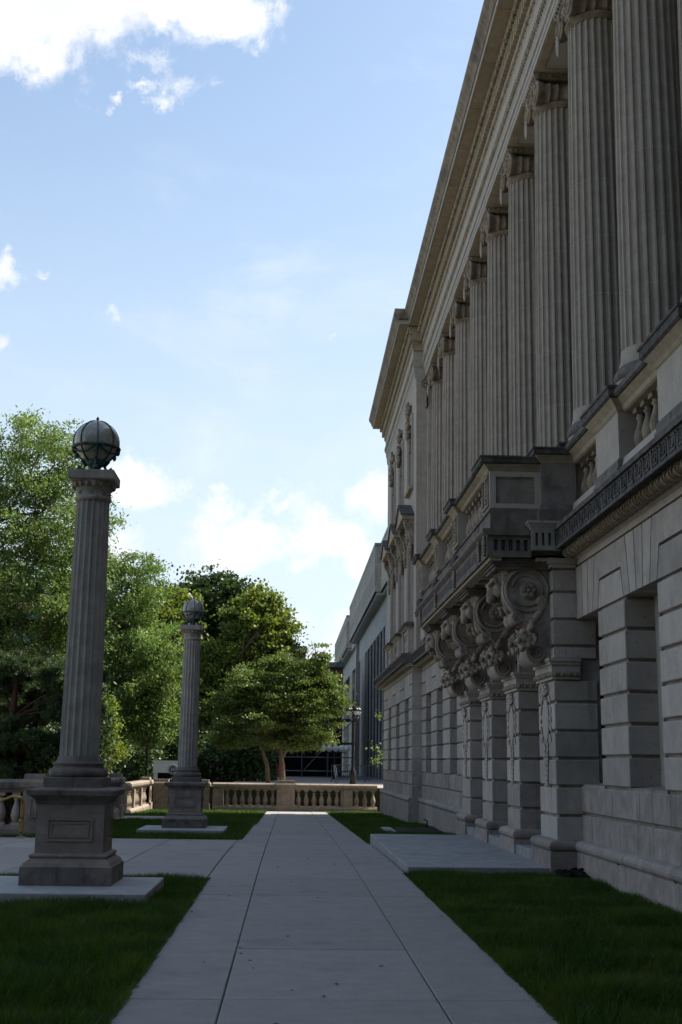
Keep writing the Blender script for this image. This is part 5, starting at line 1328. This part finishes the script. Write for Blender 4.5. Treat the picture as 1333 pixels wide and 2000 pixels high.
T_('locust_tree', 'tall feathery tree at the left edge with long dark bare limbs', (-15.5, 47, -1), [(-15.5, 47, -1, .42), (-15.2, 47, 2, .36), (-14.6, 47, 4.5, .30), (-13.8, 47, 7, .24), (-12.6, 47, 10, .16)],
   [(-10.2, 48, 13.0, 2.1, 2.2, 1.9, 1.2), (-11.6, 47.5, 10.3, 3.0, 2.8, 2.1, 1.8), (-8.7, 47.5, 10.0, 1.9, 2.2, 2.1, 1.1), (-9.6, 47, 7.6, 2.7, 2.5, 1.7, 1.5), (-12.5, 47, 7.2, 2.4, 2.4, 1.7, 1.0), (-9.4, 48, 5.6, 2.4, 2.4, 1.0, .5), (-10.5, 46.5, 4.6, 1.8, 2.0, 1.0, .25)],
   1000, 80, .34, .15, 'lf1', 'bark', 21, aspect=.4, extra=[[(-14.8, 46.5, 4.0, .24), (-12.2, 46.5, 6.1, .17), (-10, 46.5, 6.7, .12), (-7.7, 46.6, 6.5, .05)], [(-14.8, 46.5, 2.6, .22), (-12.0, 46, 3.7, .16), (-10, 46, 4.2, .1), (-8.0, 46, 4.5, .03)], [(-11.6, 46.2, 3.9, .09), (-10.8, 46.3, 6.0, .08), (-10.2, 46.3, 8.5, .04)], [(-10.2, 46.2, 6.6, .05), (-9.0, 46, 5.2, .035), (-8.3, 45.9, 3.2, .015)], [(-9.3, 46.2, 6.6, .04), (-8.7, 46, 5.0, .025), (-8.6, 45.9, 2.7, .012)], [(-12.5, 46.5, 10.2, .1), (-10.8, 46.6, 11.0, .07), (-9.9, 46.7, 13.2, .03)]])
T_('ash_tree', 'light green drooping tree rising behind the nearer lamp pillar', (-9.6, 66, -.5), [(-9.6, 66, -.5, .32), (-9.5, 66, 3, .26), (-9.2, 66, 6.5, .18), (-9.0, 66, 9, .1)],
   [(-8.6, 65, 10.6, 2.0, 2.0, 2.2, .9), (-9.3, 65.5, 8.2, 2.9, 2.5, 2.0, 1.2), (-7.4, 64.5, 6.6, 2.1, 2.2, 2.1, 1.3), (-8.4, 64.5, 4.4, 2.4, 2.2, 1.8, 1.3), (-6.9, 64.3, 3.6, 1.3, 1.6, 1.3, .7), (-10.9, 65, 5.5, 1.7, 2, 2, .7)],
   900, 72, .34, .18, 'lf2', 'bark', 22, aspect=.42, droop=.7)
T_('maple_tree', 'tall yellowish green maple left of the farther lamp pillar', (-9.5, 88, 0), [(-9.5, 88, 0, .4), (-9.4, 88, 4, .32), (-9.2, 88, 8, .2)],
   [(-9.3, 87, 11.4, 2.7, 2.6, 2.4, 1.3), (-10.8, 87, 8.6, 2.4, 2.5, 2.4, 1.0), (-7.6, 86.6, 8.2, 2.4, 2.5, 2.4, 1.1), (-9, 86, 5, 3.2, 2.5, 2.3, 1.1)], 600, 72, .46, .26, 'lf3', 'bark', 23, aspect=.75)
T_('maple_tree', 'big round maple with a thick slanting limb, right of the farther lamp pillar', (-6.2, 86, 0), [(-6.2, 86, 0, .42), (-5.8, 86, 3, .36), (-5.0, 86, 6, .28), (-4.0, 86, 8.5, .18)],
   [(-2.2, 84.5, 11.0, 2.3, 2.2, 2.5, 1.3), (-1.3, 84.5, 8.7, 1.9, 2.0, 2.2, 1.0), (-3.7, 84, 8.3, 2.4, 2.2, 2.1, 1.2), (-5.2, 84.5, 6.0, 2.3, 2.2, 2.0, .9), (-2.6, 84.3, 6.2, 2.4, 2.1, 1.7, .8)], 700, 72, .42, .25, 'lf3', 'bark', 24, aspect=.75,
   extra=[[(-5.6, 85, 4.5, .2), (-4.2, 82.6, 7.4, .17), (-2.6, 82.2, 9.6, .12), (-1.6, 82.5, 10.9, .05)]])
T_('dark_maple_tree', 'dark green tree top standing behind the two maples', (-6.3, 98, 0), [(-6.3, 98, 0, .45), (-6.2, 98, 6, .35), (-6, 98, 11, .2)],
   [(-6.3, 97, 14.0, 3.6, 3, 2.6, 1.4), (-3.6, 97, 12.6, 3.0, 3, 2.7, 1.2), (-8.4, 97, 11.4, 2.6, 3, 2.6, .9), (-5.4, 96, 9.0, 4.4, 3, 2.8, 1.2)], 700, 54, .6, .28, 'lf7', 'bark', 25, aspect=.7)
T_('hornbeam_tree', 'small spreading tree with two pale slanting trunks just beyond the far balustrade', (-.35, 67.5, MZ), [(-.30, 67.5, MZ - .1, .17), (-.34, 67.5, 1.4, .15), (-.45, 67.5, 2.3, .13), (-.2, 67.5, 3.4, .10)],
   [(-2.34, 67, 4.2, 2.1, 1.8, 1.7, 1.3), (-0.63, 66.5, 4.2, 2.4, 1.9, 1.9, 1.7), (1.08, 67, 4.6, 1.75, 1.7, 1.6, 1.1), (0.36, 67, 6.4, 1.7, 1.6, 1.2, .9), (-1.62, 67, 5.9, 1.9, 1.6, .95, .8), (1.89, 67.2, 5.7, .9, 1.0, .8, .35), (1.53, 67, 7.1, .5, .6, .7, .2), (1.80, 66.8, 2.9, .7, .8, .55, .22), (2.25, 67, 4.9, .7, .8, .4, .2), (-3.69, 67, 4.6, .8, .9, .5, .25), (-3.06, 66.6, 2.8, .8, .8, .4, .25), (0.63, 66.4, 2.5, .9, .8, .35, .25), (-0.72, 67, 6.9, .6, .7, .5, .2)],
   820, 76, .33, .145, 'lf4', 'barkp', 26, aspect=.5, droop=.1, limb=.62, flat=.3, rag=.75, extra=[[(-1.05, 67.3, MZ - .1, .13), (-1.15, 67.3, 1.5, .11), (-1.6, 67.3, 2.7, .09), (-2.2, 67.3, 3.6, .06)], [(-.34, 67.5, 1.9, .1), (.2, 67.4, 2.9, .08), (1.0, 67.3, 4.2, .05)]])
T_('dark_yew_tree', 'dark evergreen mass in the shade under the feathery tree at the left', (-13, 60, -1), [(-13, 60, -1, .3), (-13, 60, 2, .2), (-13, 60, 4, .1)], [(-12.2, 59, 4.8, 3.0, 1.8, 2.6, 1.2), (-14.8, 59, 5.2, 3, 2, 3.2, 1.0), (-12.0, 58.5, 1.8, 3.2, 1.6, 1.8, 1)], 480, 60, .45, .2, 'lf7', 'bark', 35, aspect=.4)
T_('bright_sapling', 'small yellow green sapling with a pale twisted trunk right of the nearer pillar', (-8.3, 58, -.9), [(-8.35, 58, -1, .16), (-8.25, 58, .6, .14), (-8.4, 58, 1.6, .1), (-8.2, 58, 2.6, .06)],
   [(-8.4, 57.5, 3.0, .8, .9, .8, 1), (-7.9, 57.5, 2.0, .55, .7, .5, .5), (-8.9, 57.5, 1.7, .7, .8, .5, .5), (-8.6, 57.5, 4.0, .6, .7, .5, .5)], 130, 40, .25, .13, 'lf6', 'barkp', 27, aspect=.55)
T_('bright_sapling', 'low yellow leaved shrub against the left side of the nearer pillar', (-7.6, 41, -.9), [(-7.6, 41, -1, .05), (-7.6, 41, .4, .04), (-7.5, 41, 1.2, .02)],
   [(-7.4, 41, 1.35, .45, .6, .6, 1), (-7.9, 41, .95, .6, .6, .3, .6)], 60, 26, .18, .09, 'lf6', 'bark', 28, aspect=.55)
# pine with clumps of needles
def pine(label, base, trunk, pads, seed):
    r_ = np.random.default_rng(seed); t = thing('pine_tree', label, 'tree', base, 0, 'trees round the terrace')
    mb = MB().tube([p[:3] for p in trunk], [p[3] for p in trunk], 10); tips = []
    tr = np.array([p[:3] for p in trunk])
    for (x, y, z, a, b, c, k) in pads:
        j = np.argmin(np.abs(tr[:, 2] - (z - .3))); mb.tube([tr[j], (tr[j] + np.array([x, y, z + .2])) / 2, (x, y, z)], [.035, .028, .015], 5)
        v = r_.normal(0, 1, (k, 3)); v /= np.linalg.norm(v, axis=1, keepdims=True); tips.append(np.array([x, y, z]) + v * r_.random((k, 1)) ** .5 * np.array([a, b, c]))
        for p in tips[-1][::4]: mb.tube([(x, y, z), p], [.015, .006], 4)
    tips = np.concatenate(tips); build(mb, 'trunk', M['barkr'], t)
    per = 62; T = np.repeat(tips, per, 0); n = len(T); d = r_.normal(0, 1, (n, 3)); d[:, 2] += .5; d /= np.linalg.norm(d, axis=1, keepdims=True)
    s = np.cross(d, r_.normal(0, 1, (n, 3))); s /= np.linalg.norm(s, axis=1, keepdims=True); L = .19 * (.7 + .6 * r_.random((n, 1)))
    V = np.stack([T - s * .012, T + s * .012, T + d * L + s * .006, T + d * L - s * .006], 1).reshape(-1, 3)
    o = obj('crown', mesh_np('crown', V, np.arange(4 * n).reshape(-1, 4), M['lf5']), t, (0, 0, 0)); o['kind'] = 'stuff'
rp = random.Random(4)
pads = [(-9.0 + rp.uniform(-2.2, 2.2), 42 + rp.uniform(-1.2, 1.2), .3 + 4.6 * rp.random(), rp.uniform(.5, .9), rp.uniform(.5, .8), rp.uniform(.22, .36), 60) for i in range(60)]
pine('dark pine with a reddish bare trunk behind the shaded balustrade at the left', (-9.3, 42, -1), [(-9.3, 42, -1, .17), (-9.32, 42, 1.2, .15), (-9.25, 42, 3, .12), (-9.15, 42, 4.6, .07), (-9.1, 42, 5.2, .03)], pads, 31)
# undergrowth, the wood behind, and foliage added out of view
def hedge(name, label, x0, x1, y0, y1, z0, z1, n, size, m, seed, cat='hedge'):
    r_ = np.random.default_rng(seed); k = n
    p = np.stack([r_.uniform(x0, x1, k), r_.uniform(y0, y1, k), z0 + (z1 - z0) * r_.random(k) ** .8], 1)
    top = z0 + (z1 - z0) * np.array([.72 + .5 * mnoise.noise(Vector((a * .35, b * .35, seed))) for a, b, _ in p]); p = p[p[:, 2] < top]
    V, F = leaves(p, 9, size * 1.3, size, r_, .6)
    t = thing(name, label, cat, ((x0 + x1) / 2, (y0 + y1) / 2, z0)); o = obj('foliage', mesh_np('foliage', V, F, M[m]), t, (0, 0, 0)); o['kind'] = 'stuff'
    b = MB()
    for i in range(12 if cat == 'hedge' else 0):
        x = x0 + (x1 - x0) * (i + .5) / 12; y = (y0 + y1) / 2; b.tube([(x, y, z0 - .3), (x + r_.normal(0, .2), y, (z0 + z1) / 2)], [.05, .02], 5)
    if cat != 'hedge': b.tube([((x0 + x1) / 2, y1 + .2, z0 - .1), ((x0 + x1) / 2, (y0 + y1) / 2, (z0 + z1) / 2)], [.012, .006], 4)
    build(b, 'stems', M['bark'], t)
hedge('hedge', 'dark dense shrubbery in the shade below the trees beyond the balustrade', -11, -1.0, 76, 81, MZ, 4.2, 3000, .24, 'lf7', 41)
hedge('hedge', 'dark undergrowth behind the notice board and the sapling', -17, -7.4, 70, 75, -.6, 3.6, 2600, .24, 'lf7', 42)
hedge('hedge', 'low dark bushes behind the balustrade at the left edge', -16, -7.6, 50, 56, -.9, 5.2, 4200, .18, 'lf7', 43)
hedge('vine', 'few bright leaves growing out beside the far corner of the library', 4.15, 4.6, 61.5, 62.1, 1.4, 2.7, 14, .14, 'lf2', 44, 'shrub')
hedge('vine', 'small tuft of leaves high beside the far corner of the library', 4.3, 4.6, 61.5, 62.1, 3.6, 4.1, 6, .12, 'lf2', 45, 'shrub')
wd = MB()
r_ = np.random.default_rng(50); tp = np.stack([r_.uniform(-140, -8, 1500), r_.uniform(190, 240, 1500), r_.uniform(0, 12, 1500)], 1)
V, F = leaves(tp, 14, 2.2, 1.3, r_, .8); o = obj('distant_or_added_wood', mesh_np('distant_or_added_wood', V, F, M['lf7'])); o['kind'] = 'stuff'
tp = np.stack([r_.uniform(-45, 3.5, 3400), r_.uniform(-36, -17, 3400), r_.uniform(-1, 24, 3400)], 1)  # foliage added behind the camera to block sky light
V, F = leaves(tp, 12, 1.6, 1.0, r_, .8); o = obj('distant_or_added_wood', mesh_np('distant_or_added_wood', V, F, M['lf7'])); o['kind'] = 'stuff'
